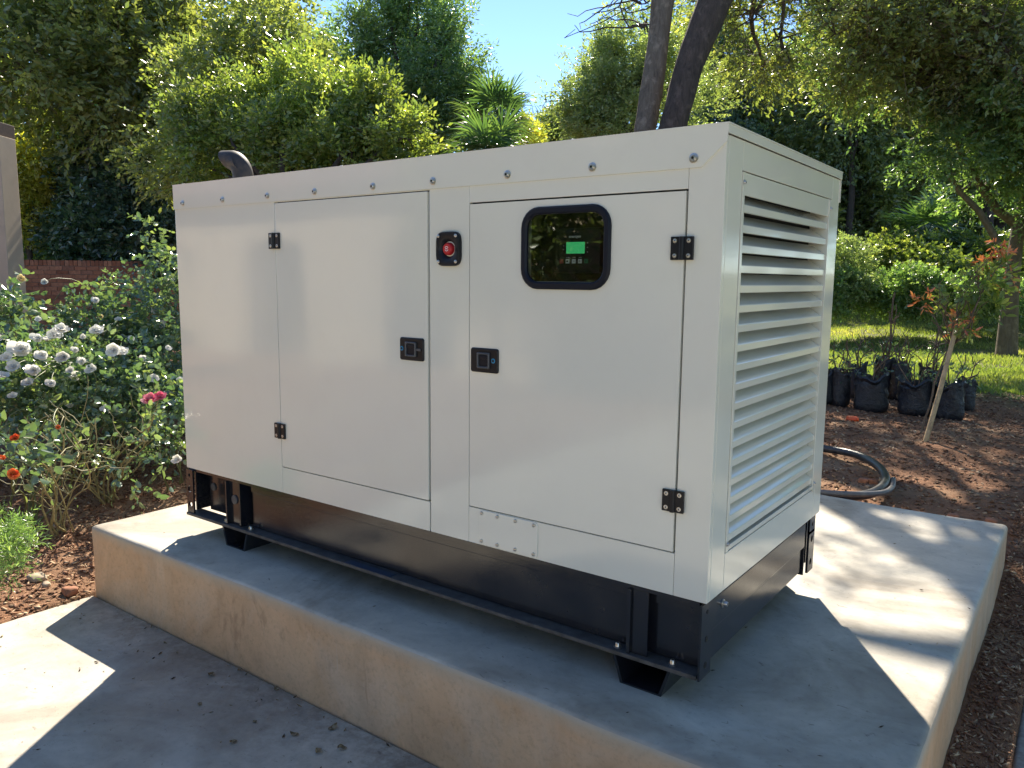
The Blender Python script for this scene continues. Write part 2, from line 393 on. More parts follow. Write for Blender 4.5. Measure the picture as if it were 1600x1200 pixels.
# plinth: subdivided block with slightly uneven, worn edges
bm = bmesh.new(); add_box(bm, (PX0, PY0, ZF-.25), (PX1, PY1, ZT), 0)
bmesh.ops.bevel(bm, geom=[e for e in bm.edges], offset=.020, segments=4, affect='EDGES', profile=.5)
for ax_, lo, hi, st in ((0, PX0, PX1, .035), (1, PY0, PY1, .05), (2, ZF, ZT, .04)):
    v = lo+st
    while v < hi-.03:
        co = Vector((0, 0, 0)); co[ax_] = v; no = Vector((0, 0, 0)); no[ax_] = 1
        bmesh.ops.bisect_plane(bm, geom=bm.verts[:]+bm.edges[:]+bm.faces[:], plane_co=co, plane_no=no); v += st
P = np.array([v.co[:] for v in bm.verts]); D = np.stack([pn(P, 5, 11)+.25*pn(P, 31, 14), pn(P, 6, 12)+.25*pn(P, 27, 15), pn(P, 4, 13)+.25*pn(P, 24, 16)], -1)*np.array([.0035, .0035, .0022])
for v, d in zip(bm.verts, D): v.co += Vector(d)
bmesh.ops.recalc_face_normals(bm, faces=bm.faces)
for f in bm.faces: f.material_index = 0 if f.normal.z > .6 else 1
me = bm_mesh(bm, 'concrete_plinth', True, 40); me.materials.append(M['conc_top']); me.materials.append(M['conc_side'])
meta(link('concrete_plinth', me), kind='structure')

# ------------------------------------------------------------------ the generator
L_, W_, H_ = 2.391, 1.04, 1.2
G = thing('generator', 'large cream steel canopy diesel generator on a black base, standing on the concrete plinth', 'generator', (0, 0, ZT))
YF = 0.0; T = .018
def plate_with_hole(name, o, h, y0, y1, m, parent):
    """panel in the xz plane, outer o=(x0,z0,x1,z1), hole h"""
    bm = bmesh.new(); R = []
    for y in (y0, y1):
        ro = [bm.verts.new((x, y, z)) for x, z in ((o[0], o[1]), (o[2], o[1]), (o[2], o[3]), (o[0], o[3]))]
        ri = [bm.verts.new((x, y, z)) for x, z in ((h[0], h[1]), (h[2], h[1]), (h[2], h[3]), (h[0], h[3]))]
        R.append((ro, ri))
    for k in range(4):
        j = (k+1) % 4
        for ro, ri in R: bm.faces.new((ro[k], ro[j], ri[j], ri[k]))
        bm.faces.new((R[0][0][k], R[0][0][j], R[1][0][j], R[1][0][k])); bm.faces.new((R[0][1][k], R[0][1][j], R[1][1][j], R[1][1][k]))
    return link(name, bm_mesh(bm, name), parent, m)
# inner dark core (keeps gaps dark)
boxes('inner_core', [((.02, .13, .004), (L_-.075, W_-.02, 1.19)), ((.02, .022, .004), (1.77, .13, 1.19)), ((2.11, .022, .004), (L_-.075, .13, 1.19)),
                     ((1.77, .022, .004), (2.11, .13, .78)), ((1.77, .022, 1.05), (2.11, .13, 1.19))], M['gap'], G)
b = .0016
box('side_panel', (0, YF, 0), (.6625, YF+T, 1.150), M['paint'], G, b)
box('lower_panel', (.6640, YF, 0), (1.4295, YF+T, .1005), M['paint'], G, b)
box('centre_panel', (1.4345, YF, 0), (1.5955, YF+T, 1.150), M['paint'], G, b)
box('lower_panel', (1.5965, YF, 0), (2.2965, YF+T, .1155), M['paint'], G, b)
box('upper_panel', (1.5965, YF, 1.0535), (2.2965, YF+T, 1.150), M['paint'], G, b)
box('corner_panel', (2.2975, YF, 0), (L_, YF+T, 1.175), M['paint'], G, b)
box('door', (.6675, YF-.002, .1045), (1.4265, YF+T, 1.0965), M['paint'], G, b)
DH = (1.812, .822, 2.064, 1.009)
dr = plate_with_hole('door', (1.600, .1195, 2.2925, 1.0485), DH, YF-.002, YF+T, M['paint'], G)
# roof cap with mitred skirt over the front
bm = bmesh.new()
poly = [(-.003, 1.1025), (2.330, 1.1025), (L_+.003, 1.160), (L_+.003, H_), (-.003, H_)]
f0 = [bm.verts.new((x, -.004, z)) for x, z in poly]; f1 = [bm.verts.new((x, -.0005, z)) for x, z in poly]
bm.faces.new(f0); bm.faces.new(f1[::-1])
for k in range(5): bm.faces.new((f0[k], f0[(k+1) % 5], f1[(k+1) % 5], f1[k]))
add_box(bm, (-.004, -.0045, H_-.0008), (L_+.006, W_+.004, H_+.003))
add_box(bm, (.6626, .0004, 1.0995), (1.4344, .016, 1.15)); add_box(bm, (L_+.0005, -.0035, 1.178), (L_+.005, W_+.003, H_-.001))
add_box(bm, (-.004, -.003, 1.178), (-.0005, W_+.003, H_-.001))
add_box(bm, (-.003, W_+.0005, 1.10), (L_+.003, W_+.004, H_-.001))
link('roof', bm_mesh(bm, 'roof'), G, M['paint'])
box('rear_panel', (.0, W_-T, 0), (L_-.001, W_, 1.176), M['paint'], G, b)
box('end_panel', (0, T+.001, 0), (.016, W_-T-.001, 1.176), M['paint'], G, b)
# louvred end
XE = L_
box('corner_post', (L_-.06, T+.001, 0), (XE, .1115, 1.176), M['paint'], G, b)
box('rear_post', (L_-.06, .9495, .0), (XE, W_-T-.001, 1.176), M['paint'], G, b)
box('header_panel', (L_-.06, .1130, 1.1035), (XE, .9480, 1.176), M['paint'], G, b)
box('sill_panel', (L_-.06, .1130, 0), (XE, .9480, .1035), M['paint'], G, b)
boxes('louvre_frame', [((L_-.06, .1150, .1065), (XE+.002, .1300, 1.1005)), ((L_-.06, .9180, .1065), (XE+.002, .9460, 1.1005)),
                       ((L_-.008, .1310, 1.0450), (XE-.001, .9170, 1.1005)), ((L_-.06, .1310, .1065), (XE-.001, .9170, .1190))], M['paint'], G, .0012)
bm = bmesh.new()
prof = [(-.044, .0500), (-.002, .0205), (0, .0185), (0, .001), (-.002, 0), (-.010, 0), (-.010, .0018), (-.0025, .0030), (-.0025, .0175), (-.046, .0485)]
a0 = [bm.verts.new((XE-.003+x, .1315, z)) for x, z in prof]; a1 = [bm.verts.new((XE-.003+x, .9165, z)) for x, z in prof]
for k in range(len(prof)): bm.faces.new((a0[k], a0[(k+1) % len(prof)], a1[(k+1) % len(prof)], a1[k]))
bm.faces.new(a0); bm.faces.new(a1[::-1]); slat = bm_mesh(bm, 'louvre_slat'); slat.materials.append(M['paint'])
for k in range(18):
    o = link('louvre_slat', slat, G); o.location = Vector((0, 0, 1.003-.0514*k-ZT*1.0)) ; o.location.z = 1.003-.0514*k - ZT
    o.rotation_euler = (0, math.radians(random.Random(k).uniform(-.8, .8))*0, 0)
# near-black sheet behind the slats, its colour standing in for the shaded interior
boxes('louvre_backing', [((L_-.074, .115, .11), (L_-.066, .94, 1.10))], M['gap'], G)
def heads(name, pts, axis, r, h, m, parent, seg=14, mesh=[None]):
    bm = bmesh.new(); add_cyl(bm, (0, 0, 0), axis, r, h, seg, dome=h*.25)
    # hex recess
    me = bm_mesh(bm, name, True, 40); me.materials.append(m)
    off = Vector((0, 0, 0)); p = parent
    while p: off += p.location; p = p.parent
    for q in pts:
        o = bpy.data.objects.new(name, me); COL.objects.link(o); o.parent = parent; o.location = Vector(q)-off
def bolts(name, pts, axis, r, h, parent, m=None):
    """button-head bolt: washer, dome and a dark socket"""
    bm = bmesh.new(); ax = Vector(axis)
    add_cyl(bm, (0, 0, 0), axis, r*1.15, h*.25, 18); add_cyl(bm, ax*h*.22, axis, r*.82, h*.8, 14, r*.7)
    for f in bm.faces: f.material_index = 0
    n0 = len(bm.faces); add_cyl(bm, ax*h*1.0, axis, r*.36, h*.06, 6); bm.faces.ensure_lookup_table()
    for f in bm.faces[n0:]: f.material_index = 1
    me = bm_mesh(bm, name, True, 40); me.materials.append(m or M['steel']); me.materials.append(M['gap'])
    off = Vector((0, 0, 0)); p = parent
    while p: off += p.location; p = p.parent
    for q in pts:
        o = bpy.data.objects.new(name, me); COL.objects.link(o); o.parent = parent; o.location = Vector(q)-off; o.rotation_euler = (0, 0, 0)
bolts('roof_bolt', [(x, -.004, 1.1255) for x in (.068, .347, .629, .896, 1.188, 1.453, 1.74, 2.023, 2.310)], (0, -1, 0), .0105, .008, G)
bolts('roof_bolt', [(x, .012, H_+.003) for x in (.05, .62, 1.02, 1.43, 1.95, 2.36)] + [(L_-.02, y, H_+.003) for y in (.25, .5, .75)], (0, 0, 1), .007, .004, G, M['paint'])
bolts('screw', [(XE+.002, .1215, 1.075), (XE+.002, .1215, .128), (XE+.002, .932, 1.070), (XE+.002, .932, .128)], (1, 0, 0), .0065, .005, G)
# cover plate low on the front
def rrect(x0, z0, x1, z1, r, n=6):
    P = []
    for cx, cz, a in ((x1-r, z0+r, -90), (x1-r, z1-r, 0), (x0+r, z1-r, 90), (x0+r, z0+r, 180)):
        for k in range(n+1):
            t = math.radians(a+90*k/n); P.append((cx+r*math.cos(t), cz+r*math.sin(t)))
    return P
def rplate(bm, R, r, y0, y1, cham=.0):
    A = rrect(*R, r); x0, z0, x1, z1 = R
    B = rrect(x0+cham, z0+cham, x1-cham, z1-cham, max(r-cham, .001))
    loops = [[bm.verts.new((x, y1, z)) for x, z in A], [bm.verts.new((x, y0+cham, z)) for x, z in A], [bm.verts.new((x, y0, z)) for x, z in B]]
    n = len(A)
    for a, c in zip(loops, loops[1:]):
        for k in range(n): bm.faces.new((a[k], a[(k+1) % n], c[(k+1) % n], c[k]))
    bm.faces.new(loops[0]); bm.faces.new(loops[-1])
def ring(bm, R, r, wd, y0, y1, cham=.003):
    """rounded frame with opening"""
    x0, z0, x1, z1 = R
    def lp(i, y): return [bm.verts.new((x, y, z)) for x, z in rrect(x0+i, z0+i, x1-i, z1-i, max(r-i, .004))]
    Ls = [lp(0, y1), lp(0, y0+cham), lp(cham, y0), lp(wd-cham, y0), lp(wd, y0+cham), lp(wd, y1)]
    n = len(Ls[0])
    for a, c in zip(Ls, Ls[1:]+Ls[:1]):
        for k in range(n): bm.faces.new((a[k], a[(k+1) % n], c[(k+1) % n], c[k]))
bm = bmesh.new(); rplate(bm, (1.637, .004, 1.862, .1135), .012, -.0030, 0.0, .0006)
cp = link('cover_plate', bm_mesh(bm, 'cover_plate', True, 30), G, M['paint'])
heads('rivet', [(x, -.003, z) for z in (.1045, .0150) for x in (1.642+.008, 1.712, 1.780, 1.848)], (0, -1, 0), .0058, .003, M['steel'], cp)
# window
bm = bmesh.new(); ring(bm, (1.793, .800, 2.085, 1.029), .058, .021, -.012, .0, .005)
win = link('window', bm_mesh(bm, 'window', True, 40), G, M['rubber'])
bm = bmesh.new(); rplate(bm, (1.8135, .8205, 2.0645, 1.0085), .036, -.0035, -.0015); link('window_pane', bm_mesh(bm, 'window_pane'), win, M['glass'])
bm = bmesh.new()   # recess behind the window
for a, c in (((1.775, .112, .785), (2.108, .118, 1.048)), ((1.775, .022, .785), (1.781, .112, 1.048)), ((2.102, .022, .785), (2.108, .112, 1.048)), ((1.781, .022, .785), (2.102, .112, .791)), ((1.781, .022, 1.042), (2.102, .112, 1.048))): add_box(bm, a, c)
link('window_recess', bm_mesh(bm, 'window_recess'), win, M['plastic'])
ctl = box('control_panel', (1.884, .035, .846), (2.030, .060, .970), M['plastic'], G, .004)
box('screen', (1.921, .0335, .900), (1.981, .0348, .932), M['screen'], ctl)
bx_ = [(1.906, M['bred']), (1.926, M['button']), (1.947, M['button']), (1.967, M['button']), (1.987, M['bgreen'])]
for x, mm in bx_:
    box('button', (x-.006, .0325, .873), (x+.006, .0348, .885), mm, ctl, .0005)
boxes('button_mark', [((1.923, .0318, .877), (1.929, .0323, .881)), ((1.944, .0318, .8785), (1.950, .0323, .8795)), ((1.9645, .0318, .8765), (1.9655, .0323, .8815)), ((1.9675, .0318, .8765), (1.9685, .0323, .8815)), ((1.9065, .0318, .8765), (1.9055, .0323, .8815)), ((1.986, .0318, .8765), (1.988, .0323, .8815))], M['plastic'], ctl)
boxes('button_caption', [((x-.005, .0340, .889), (x+.005, .0348, .8900)) for x, _ in bx_[1:4]], M['label'], ctl)
for x_, z, r_ in [(1.990, .929, .0016), (1.990, .9165, .0016), (1.990, .904, .0016), (1.912, .922, .0008), (1.912, .912, .0008)]:
    bm = bmesh.new(); add_cyl(bm, (x_, .0348, z), (0, -1, 0), r_, .0012, 8); link('indicator', bm_mesh(bm, 'indicator'), ctl, M['label'])
def text(name, s, loc, size, m, parent, rot=(math.pi/2, 0, 0), shear=0.0, ext=.0006):
    cu = bpy.data.curves.new(name, 'FONT'); cu.body = s; cu.size = size; cu.align_x = 'CENTER'; cu.extrude = ext; cu.shear = shear; cu.offset = size*.012
    o = bpy.data.objects.new(name, cu); COL.objects.link(o)
    me = bpy.data.meshes.new_from_object(o.evaluated_get(bpy.context.evaluated_depsgraph_get())); bpy.data.objects.remove(o)
    me.transform(Matrix.Translation(loc) @ Euler(rot).to_matrix().to_4x4()); me.materials.clear(); me.materials.append(m)
    return link(name, me, parent)
text('lettering', 'smartgen', (1.948, .0342, .944), .0105, M['label'], ctl, shear=.2)
# alarm horn / stop
hc = (1.518, .918)
bm = bmesh.new()
n = 48; rows = []
def sq(t, hw, hh, e):
    c_, s_ = math.cos(t), math.sin(t)
    return (hw*math.copysign(abs(c_)**(2/e), c_), hh*math.copysign(abs(s_)**(2/e), s_))
for hw, hh, e, y in ((.0485, .0525, 4.2, 0), (.0485, .0525, 4.2, -.009), (.0455, .0495, 4.2, -.013), (.034, .036, 2.4, -.014), (.030, .031, 2, -.011), (.020, .020, 2, .004), (.001, .001, 2, .004)):
    rows.append([bm.verts.new((hc[0]+sq(2*math.pi*k/n, hw, hh, e)[0], y, hc[1]+sq(2*math.pi*k/n, hw, hh, e)[1])) for k in range(n)])
for a, c in zip(rows, rows[1:]):
    for k in range(n): bm.faces.new((a[k], a[(k+1) % n], c[(k+1) % n], c[k]))
horn = link('stop_switch', bm_mesh(bm, 'stop_switch', True, 40), G, M['plastic'])
heads('screw', [(hc[0]+sx*.035, -.013, hc[1]+sz*.039) for sx in (-1, 1) for sz in (-1, 1)], (0, -1, 0), .0052, .003, M['steel'], horn)
bm = bmesh.new(); add_cyl(bm, (hc[0], .003, hc[1]), (0, -1, 0), .0195, .018, 32, .019); link('push_button', bm_mesh(bm, 'push_button', True, 40), horn, M['red'])
bm = bmesh.new()
for r0, r1, a0, a1 in ((.006, .0075, 20, 160), (.006, .0075, 200, 340)):
    q = [(r, a0+(a1-a0)*k/8) for r in (r0, r1) for k in range(9)]
    vs = [bm.verts.new((hc[0]+r*math.cos(math.radians(a)), -.0156, hc[1]+r*math.sin(math.radians(a)))) for r, a in q]
    for k in range(8): bm.faces.new((vs[k], vs[k+1], vs[10+k], vs[9+k]))
add_box(bm, (hc[0]-.004, -.0158, hc[1]-.001), (hc[0]+.004, -.0153, hc[1]+.001)); link('button_mark', bm_mesh(bm, 'button_mark'), horn, M['label'])
# paddle latches
def latch(cx, cz, bluex, side):
    bm = bmesh.new(); rplate(bm, (cx-.053, cz-.037, cx+.053, cz+.037), .008, -.008, -.002, .003)
    t = link('latch', bm_mesh(bm, 'latch', True, 40), G, M['plastic'])
    bm = bmesh.new(); ring(bm, (cx-.020-.004, cz-.024, cx+.020+.004, cz+.024), .004, .006, -.015, -.0085, .002); link('latch_frame', bm_mesh(bm, 'latch_frame', True, 40), t, M['grey'])
    bm = bmesh.new(); rplate(bm, (cx-.0175, cz-.0175, cx+.0175, cz+.0175), .002, -.0095, -.0082, .0005)
    add_box(bm, (cx-.0165, -.0125, cz+.004), (cx+.0165, -.0095, cz+.0165), .0008)
    link('paddle', bm_mesh(bm, 'paddle', True, 40), t, M['rubber'])
    if side: box('latch_arm', (cx+.025, -.0125, cz-.004), (cx+.044, -.0085, cz+.004), M['grey'], t, .001)
    bm = bmesh.new(); add_cyl(bm, (bluex, -.0080, cz+.001), (0, -1, 0), .0075, .0015, 20)
    k = link('key_ring', bm_mesh(bm, 'key_ring', True, 40), t, M['blue'])
    bm = bmesh.new(); add_cyl(bm, (bluex, -.0094, cz+.001), (0, -1, 0), .0040, .0005, 16); add_box(bm, (bluex-.005, -.0102, cz+.0002), (bluex+.005, -.0097, cz+.0018)); link('key_slot', bm_mesh(bm, 'key_slot'), t, M['plastic'])
latch(1.359, .599, 1.317, True); latch(1.660, .583, 1.696, False)
def hinge(cx, cz, m=None):
    t = boxes('hinge', [((cx-.030, -.010, cz-.029), (cx-.0055, -.002, cz+.029)), ((cx+.0055, -.010, cz-.029), (cx+.030, -.0015, cz+.029))], M['plastic'], G, .0015)
    bm = bmesh.new(); add_tube(bm, [(cx, -.0085, cz-.029), (cx, -.0085, cz+.029)], .0075, 14); link('hinge_pin', bm_mesh(bm, 'hinge_pin', True, 50), t, M['plastic'])
    bolts('screw', [(cx+sx*.0185, -.010, cz+sz*.0185) for sx in (-1, 1) for sz in (-1, 1)], (0, -1, 0), .0050, .0016, t)
hinge(.6650, .960); hinge(.6650, .244); hinge(2.2890, .908); hinge(2.2900, .258)
# tiny screw above door edge
# exhaust elbow on the roof
ex, ey, er = .145, .235, .043
ctr = [(ex, ey, H_-.01), (ex, ey, H_+.050)]
Rb = .075
for k in range(1, 9):
    a = math.radians(78*k/8); ctr.append((ex-Rb*(1-math.cos(a)), ey-.10*Rb*(1-math.cos(a)), H_+.050+Rb*math.sin(a)))
lx, ly, lz = ctr[-1]; ctr.append((lx-.045, ly-.004, lz+.004))
bm = bmesh.new(); add_tube(bm, ctr, [er]*len(ctr), 28, cap=False)
# slanted cut: shear the last ring so the mouth opens downwards
bm.verts.ensure_lookup_table(); last = bm.verts[-28:]
for v in last: v.co.x += (v.co.z-lz)*-.75+.012
inner = [bm.verts.new(v.co*1.0 + (Vector(ctr[-1])+Vector((.01, 0, 0))-v.co)*.10) for v in last]
deep = [bm.verts.new(Vector((v.co.x+.09, v.co.y, v.co.z-.02))) for v in inner]
for k in range(28):
    j = (k+1) % 28; bm.faces.new((last[k], last[j], inner[j], inner[k])); bm.faces.new((inner[k], inner[j], deep[j], deep[k]))
bm.faces.new(deep)
link('exhaust_pipe', bm_mesh(bm, 'exhaust_pipe', True, 50), G, M['exhaust'])
# base frame
def bx3(*a): return ((a[0], a[1], a[2]), (a[3], a[4], a[5]))
ZB = -.2106
boxes('base_beam', [bx3(.415, .030, -.048, L_-.0125, .060, -.0125), bx3(.415, .036, -.196, L_-.0125, .060, -.048)], M['black'], G, .002)
boxes('base_flange', [bx3(0.0, -.012, ZB, L_-.016, .060, ZB+.012)], M['dusty'], G, .0025)
boxes('top_flange', [bx3(0.006, .004, -.012, L_-.02, .9, -.0015)], M['black'], G)
boxes('end_wall', [bx3(.003, .034, -.197, .010, .995, -.006)], M['black'], G)
# left lifting pocket
boxes('pocket_plate', [bx3(.05, .075, -.197, .415, .085, -.015)], M['black'], G)
bm = bmesh.new()   # end plate with round holes (built as strips around the holes)
def holed(bm, x0, x1, z0, z1, holes, y0, y1, axis='x'):
    """flat bar in xz (or yz) with round holes stacked along z"""
    def P(u, v, w_): return (u, v, w_) if axis == 'x' else (v, u, w_)
    cx = (x0+x1)/2; zs = z0
    for hz, r in sorted(holes):
        h = (x1-x0)/2
        if hz-h > zs: add_box(bm, P(x0, y0, zs), P(x1, y1, hz-h))
        nn = 24
        for y in (y0, y1):
            inn = [bm.verts.new(P(cx+r*math.cos(2*math.pi*k/nn), y, hz+r*math.sin(2*math.pi*k/nn))) for k in range(nn)]
            out = []
            for k in range(nn):
                c_, s_ = math.cos(2*math.pi*k/nn), math.sin(2*math.pi*k/nn); m_ = max(abs(c_), abs(s_)); out.append(bm.verts.new(P(cx+h*c_/m_, y, hz+h*s_/m_)))
            for k in range(nn): bm.faces.new((inn[k], inn[(k+1) % nn], out[(k+1) % nn], out[k]))
            if y == y0: i0, o0 = inn, out
        for k in range(nn):
            j = (k+1) % nn; bm.faces.new((i0[k], i0[j], inn[j], inn[k])); bm.faces.new((o0[k], o0[j], out[j], out[k]))
        zs = hz+h
    if zs < z1: add_box(bm, P(x0, y0, zs), P(x1, y1, z1))
holed(bm, .002, .050, ZB+.012, -.008, [(-.092, .015), (-.160, .013), (-.030, .008)], -.006, .002)
link('end_plate', bm_mesh(bm, 'end_plate'), G, M['black'])
def stiff(x0, x1):
    t = boxes('stiffener', [bx3(x0, -.004, ZB+.013, x0+.008, .075, -.015), bx3(x1-.008, .004, ZB+.013, x1, .075, -.015), bx3(x0+.008, .012, ZB+.013, x1-.008, .018, -.015)], M['black'], G, .0015)
    return t
stiff(.285, .375); boxes('stiffener', [bx3(2.165, -.006, ZB+.013, 2.176, .031, -.012), bx3(2.176, .004, ZB+.013, 2.225, .010, -.012)], M['black'], G, .0015)
bm = bmesh.new(); add_cyl(bm, (.33, .012, -.090), (0, -1, 0), .019, .006, 20); link('knockout', bm_mesh(bm, 'knockout', True), G, M['grey'])
bm = bmesh.new(); add_cyl(bm, (.082, .075, -.090), (0, -1, 0), .017, .006, 20); link('knockout', bm_mesh(bm, 'knockout', True), G, M['grey'])
# near right corner angle + end of base
boxes('corner_angle', [bx3(L_-.012, -.012, ZB, L_-.006, .060, -.004)], M['black'], G)
bm = bmesh.new(); 
for y_, z_, r_ in ((.024, -.030, .0055), (.024, -.105, .0085), (.024, -.178, .0085)): add_cyl(bm, (L_-.0062, y_, z_), (1, 0, 0), r_, .0012, 16)
link('angle_hole', bm_mesh(bm, 'angle_hole'), G, M['gap'])
boxes('end_beam', [bx3(L_-.030, .062, -.100, L_-.010, .905, -.012)], M['black'], G, .0025)
boxes('end_apron', [bx3(L_-.030, .062, -.196, L_-.022, .905, -.102)], M['black'], G, .002)
bm = bmesh.new(); holed(bm, .955, 1.020, ZB, -.010, [(-.175, .012), (-.090, .012), (-.035, .008)], L_-.016, L_-.008, 'y')
add_box(bm, (L_-.080, .925, ZB), (L_-.016, .933, -.012))
link('end_plate', bm_mesh(bm, 'end_plate'), G, M['black'])
bolts('bolt', [(L_-.010, .141, -.047)], (1, 0, 0), .010, .014, G)
# cross feet: tapered channels
def foot(xc):
    bm = bmesh.new(); out = [(-.088, 0), (-.062, -.083), (.062, -.083), (.088, 0)]
    inn = [(.080, 0), (.055, -.076), (-.055, -.076), (-.080, 0)]
    pr = out+inn; z0 = ZB+0.0
    a = [bm.verts.new((xc+x, -.006, z0+z)) for x, z in pr]; c = [bm.verts.new((xc+x, 1.02, z0+z)) for x, z in pr]; n_ = len(pr)
    for k in range(n_): bm.faces.new((a[k], a[(k+1) % n_], c[(k+1) % n_], c[k]))
    for q in (a, c): bm.faces.new((q[0], q[1], q[6], q[7])); bm.faces.new((q[1], q[2], q[5], q[6])); bm.faces.new((q[2], q[3], q[4], q[5]))
    add_box(bm, (xc-.056, .20, z0-.076), (xc+.056, .206, z0))
    t = link('foot', bm_mesh(bm, 'foot', True, 30), G, M['black'])
    bolts('bolt', [(xc-.082, .012, ZB+.012), (xc+.085, .012, ZB+.012)], (0, 0, 1), .010, .014, t)
foot(.345); foot(2.213)
box('base_floor', (.42, .07, -.19), (L_-.04, 1.0, -.175), M['black'], G)
boxes('rear_beam', [bx3(.0, 1.0, ZB, .06, 1.03, -.004), bx3(.06, 1.0, -.19, L_-.03, 1.03, -.004)], M['black'], G)
box('tape_strip', (1.02, -.0125, ZB+.0122), (1.25, .02, ZB+.0140), plain('blue_black_tape', (.012, .035, .075), .3), G)

# ------------------------------------------------------------------ cables behind the plinth
def cable(name, label, pts, r, m, dz=0):
    P_ = [Vector(p) for p in pts]; out = []
    for k in range(len(P_)-1):       # catmull-rom
        p0, p1, p2, p3 = P_[max(k-1, 0)], P_[k], P_[k+1], P_[min(k+2, len(P_)-1)]
        for t in np.linspace(0, 1, 8, endpoint=False):
            out.append(.5*((2*p1)+(-p0+p2)*t+(2*p0-5*p1+4*p2-p3)*t*t+(-p0+3*p1-3*p2+p3)*t**3))
    out.append(P_[-1]); bm = bmesh.new(); add_tube(bm, out, r, 12)
    return meta(link(name, bm_mesh(bm, name, True, 60), None, m), label, 'cable')
cable('power_cable', 'thick black conduit looping over the red soil behind the plinth',
      [(.9, 3.95, -.35), (1.3, 3.93, -.345), (1.70, 3.84, -.34), (1.90, 3.76, -.335), (2.08, 3.52, -.33), (2.21, 3.18, -.325), (2.25, 2.88, -.325), (2.20, 2.66, -.33), (2.05, 2.56, -.335), (1.7, 2.50, -.335), (1.3, 2.49, -.335), (.8, 2.49, -.335)], .026, M['cable'])
cable('power_cable', 'thinner grey cable lying along the back edge of the plinth beside the black conduit',
      [(.8, 2.445, -.300), (1.3, 2.44, -.300), (1.7, 2.445, -.298), (2.0, 2.46, -.30), (2.18, 2.54, -.300), (2.285, 2.70, -.31), (2.30, 2.90, -.32), (2.26, 3.15, -.33)], .015, M['cable2'])

# ------------------------------------------------------------------ foliage machinery
def leafgeo(pos, d, nrm, ln, wd, var, name, m, fold=.18, rich=False):
    N_ = len(pos); d = norm(d); s = norm(np.cross(d, nrm)); u = np.cross(s, d)
    ln = ln[:, None]; wd = wd[:, None]
    if not rich:
        V = np.stack([pos, pos+d*ln*.45+s*wd*.5+u*wd*fold, pos+d*ln, pos+d*ln*.45-s*wd*.5+u*wd*fold], 1).reshape(-1, 3)
        b = np.arange(N_)[:, None]*4; F = np.concatenate([b+np.array([[0, 1, 2]]), b+np.array([[0, 2, 3]])], 0); k = 4
    else:
        V = np.stack([pos, pos+d*ln*.28+s*wd*.42+u*wd*fold, pos+d*ln*.68+s*wd*.40+u*wd*fold*.8, pos+d*ln-u*wd*.12, pos+d*ln*.68-s*wd*.40+u*wd*fold*.8, pos+d*ln*.28-s*wd*.42+u*wd*fold], 1).reshape(-1, 3)
        b = np.arange(N_)[:, None]*6; F = np.concatenate([b+np.array([[0, 1, 2]]), b+np.array([[0, 2, 3]]), b+np.array([[0, 3, 4]]), b+np.array([[0, 4, 5]])], 0); k = 6
    return np_mesh(name, V, F, m, np.repeat(var, k))
def crown_arrays(blobs, n, per, sl, leaf, seed, up=.15, gap=.12, gs=1.6, shell=.45, droop=.25):
    r = np.random.RandomState(seed)
    C_ = np.array([b[0] for b in blobs]); R_ = np.array([b[1] for b in blobs], float)
    if R_.ndim == 1: R_ = np.repeat(R_[:, None], 3, 1)*np.array([1, 1, .85])
    wgt = np.array([(b[2] if len(b) > 2 else 1)*np.prod(q)**(2/3) for b, q in zip(blobs, R_)]); wgt /= wgt.sum()
    O, D = [], []; have = 0
    while have < n:
        m_ = n*2; k = r.choice(len(blobs), m_, p=wgt); u = norm(r.normal(size=(m_, 3)))
        rr = shell+(1-shell)*r.rand(m_)**.6; rr *= np.where(r.rand(m_) < .07, 1.22, 1.0); rr *= 1+.38*pn(u*R_[k]*1.0+C_[k], 3.1/np.mean(R_)*.9, seed+5)
        o = C_[k]+u*R_[k]*rr[:, None]
        keep = pn(o, gs*3.2, seed+9)+.35*pn(o, gs*9, seed+2) > gap-.45+r.normal(size=m_)*.15
        o = o[keep]; u = u[keep]; O.append(o); D.append(norm(u*.9+r.normal(size=u.shape)*.55+np.array([0, 0, up]))); have += len(o)
    O = np.concatenate(O)[:n]; D = np.concatenate(D)[:n]
    sl_ = sl*(.6+.8*r.rand(n)); side = norm(np.cross(D, norm(r.normal(size=(n, 3))*.5+np.array([0, 0, 1.]))))
    P_, DD, NN, LN, VV = [], [], [], [], []; sv = r.rand(n)
    for j in range(per):
        t = (j+.6)/per; p = O+D*(sl_*t)[:, None]-np.array([0, 0, 1.])*(droop*sl_*t*t)[:, None]
        sg = 1 if j % 2 else -1
        ld = norm(D*.75+side*sg*.85+r.normal(size=(n, 3))*.28-np.array([0, 0, .25]))
        if j == per-1: ld = norm(D+r.normal(size=(n, 3))*.2)
        P_.append(p); DD.append(ld); NN.append(norm(np.cross(D, side)*.6+r.normal(size=(n, 3))*.55+np.array([0, 0, .5]))); LN.append(leaf[0]*(.45+1.0*r.rand(n))); VV.append(np.clip(sv*.65+r.rand(n)*.35, 0, 1))
    P_, DD, NN = map(np.concatenate, (P_, DD, NN)); LN = np.concatenate(LN)
    return P_, DD, NN, LN, LN*leaf[1]/leaf[0], np.concatenate(VV), O, D, sl_
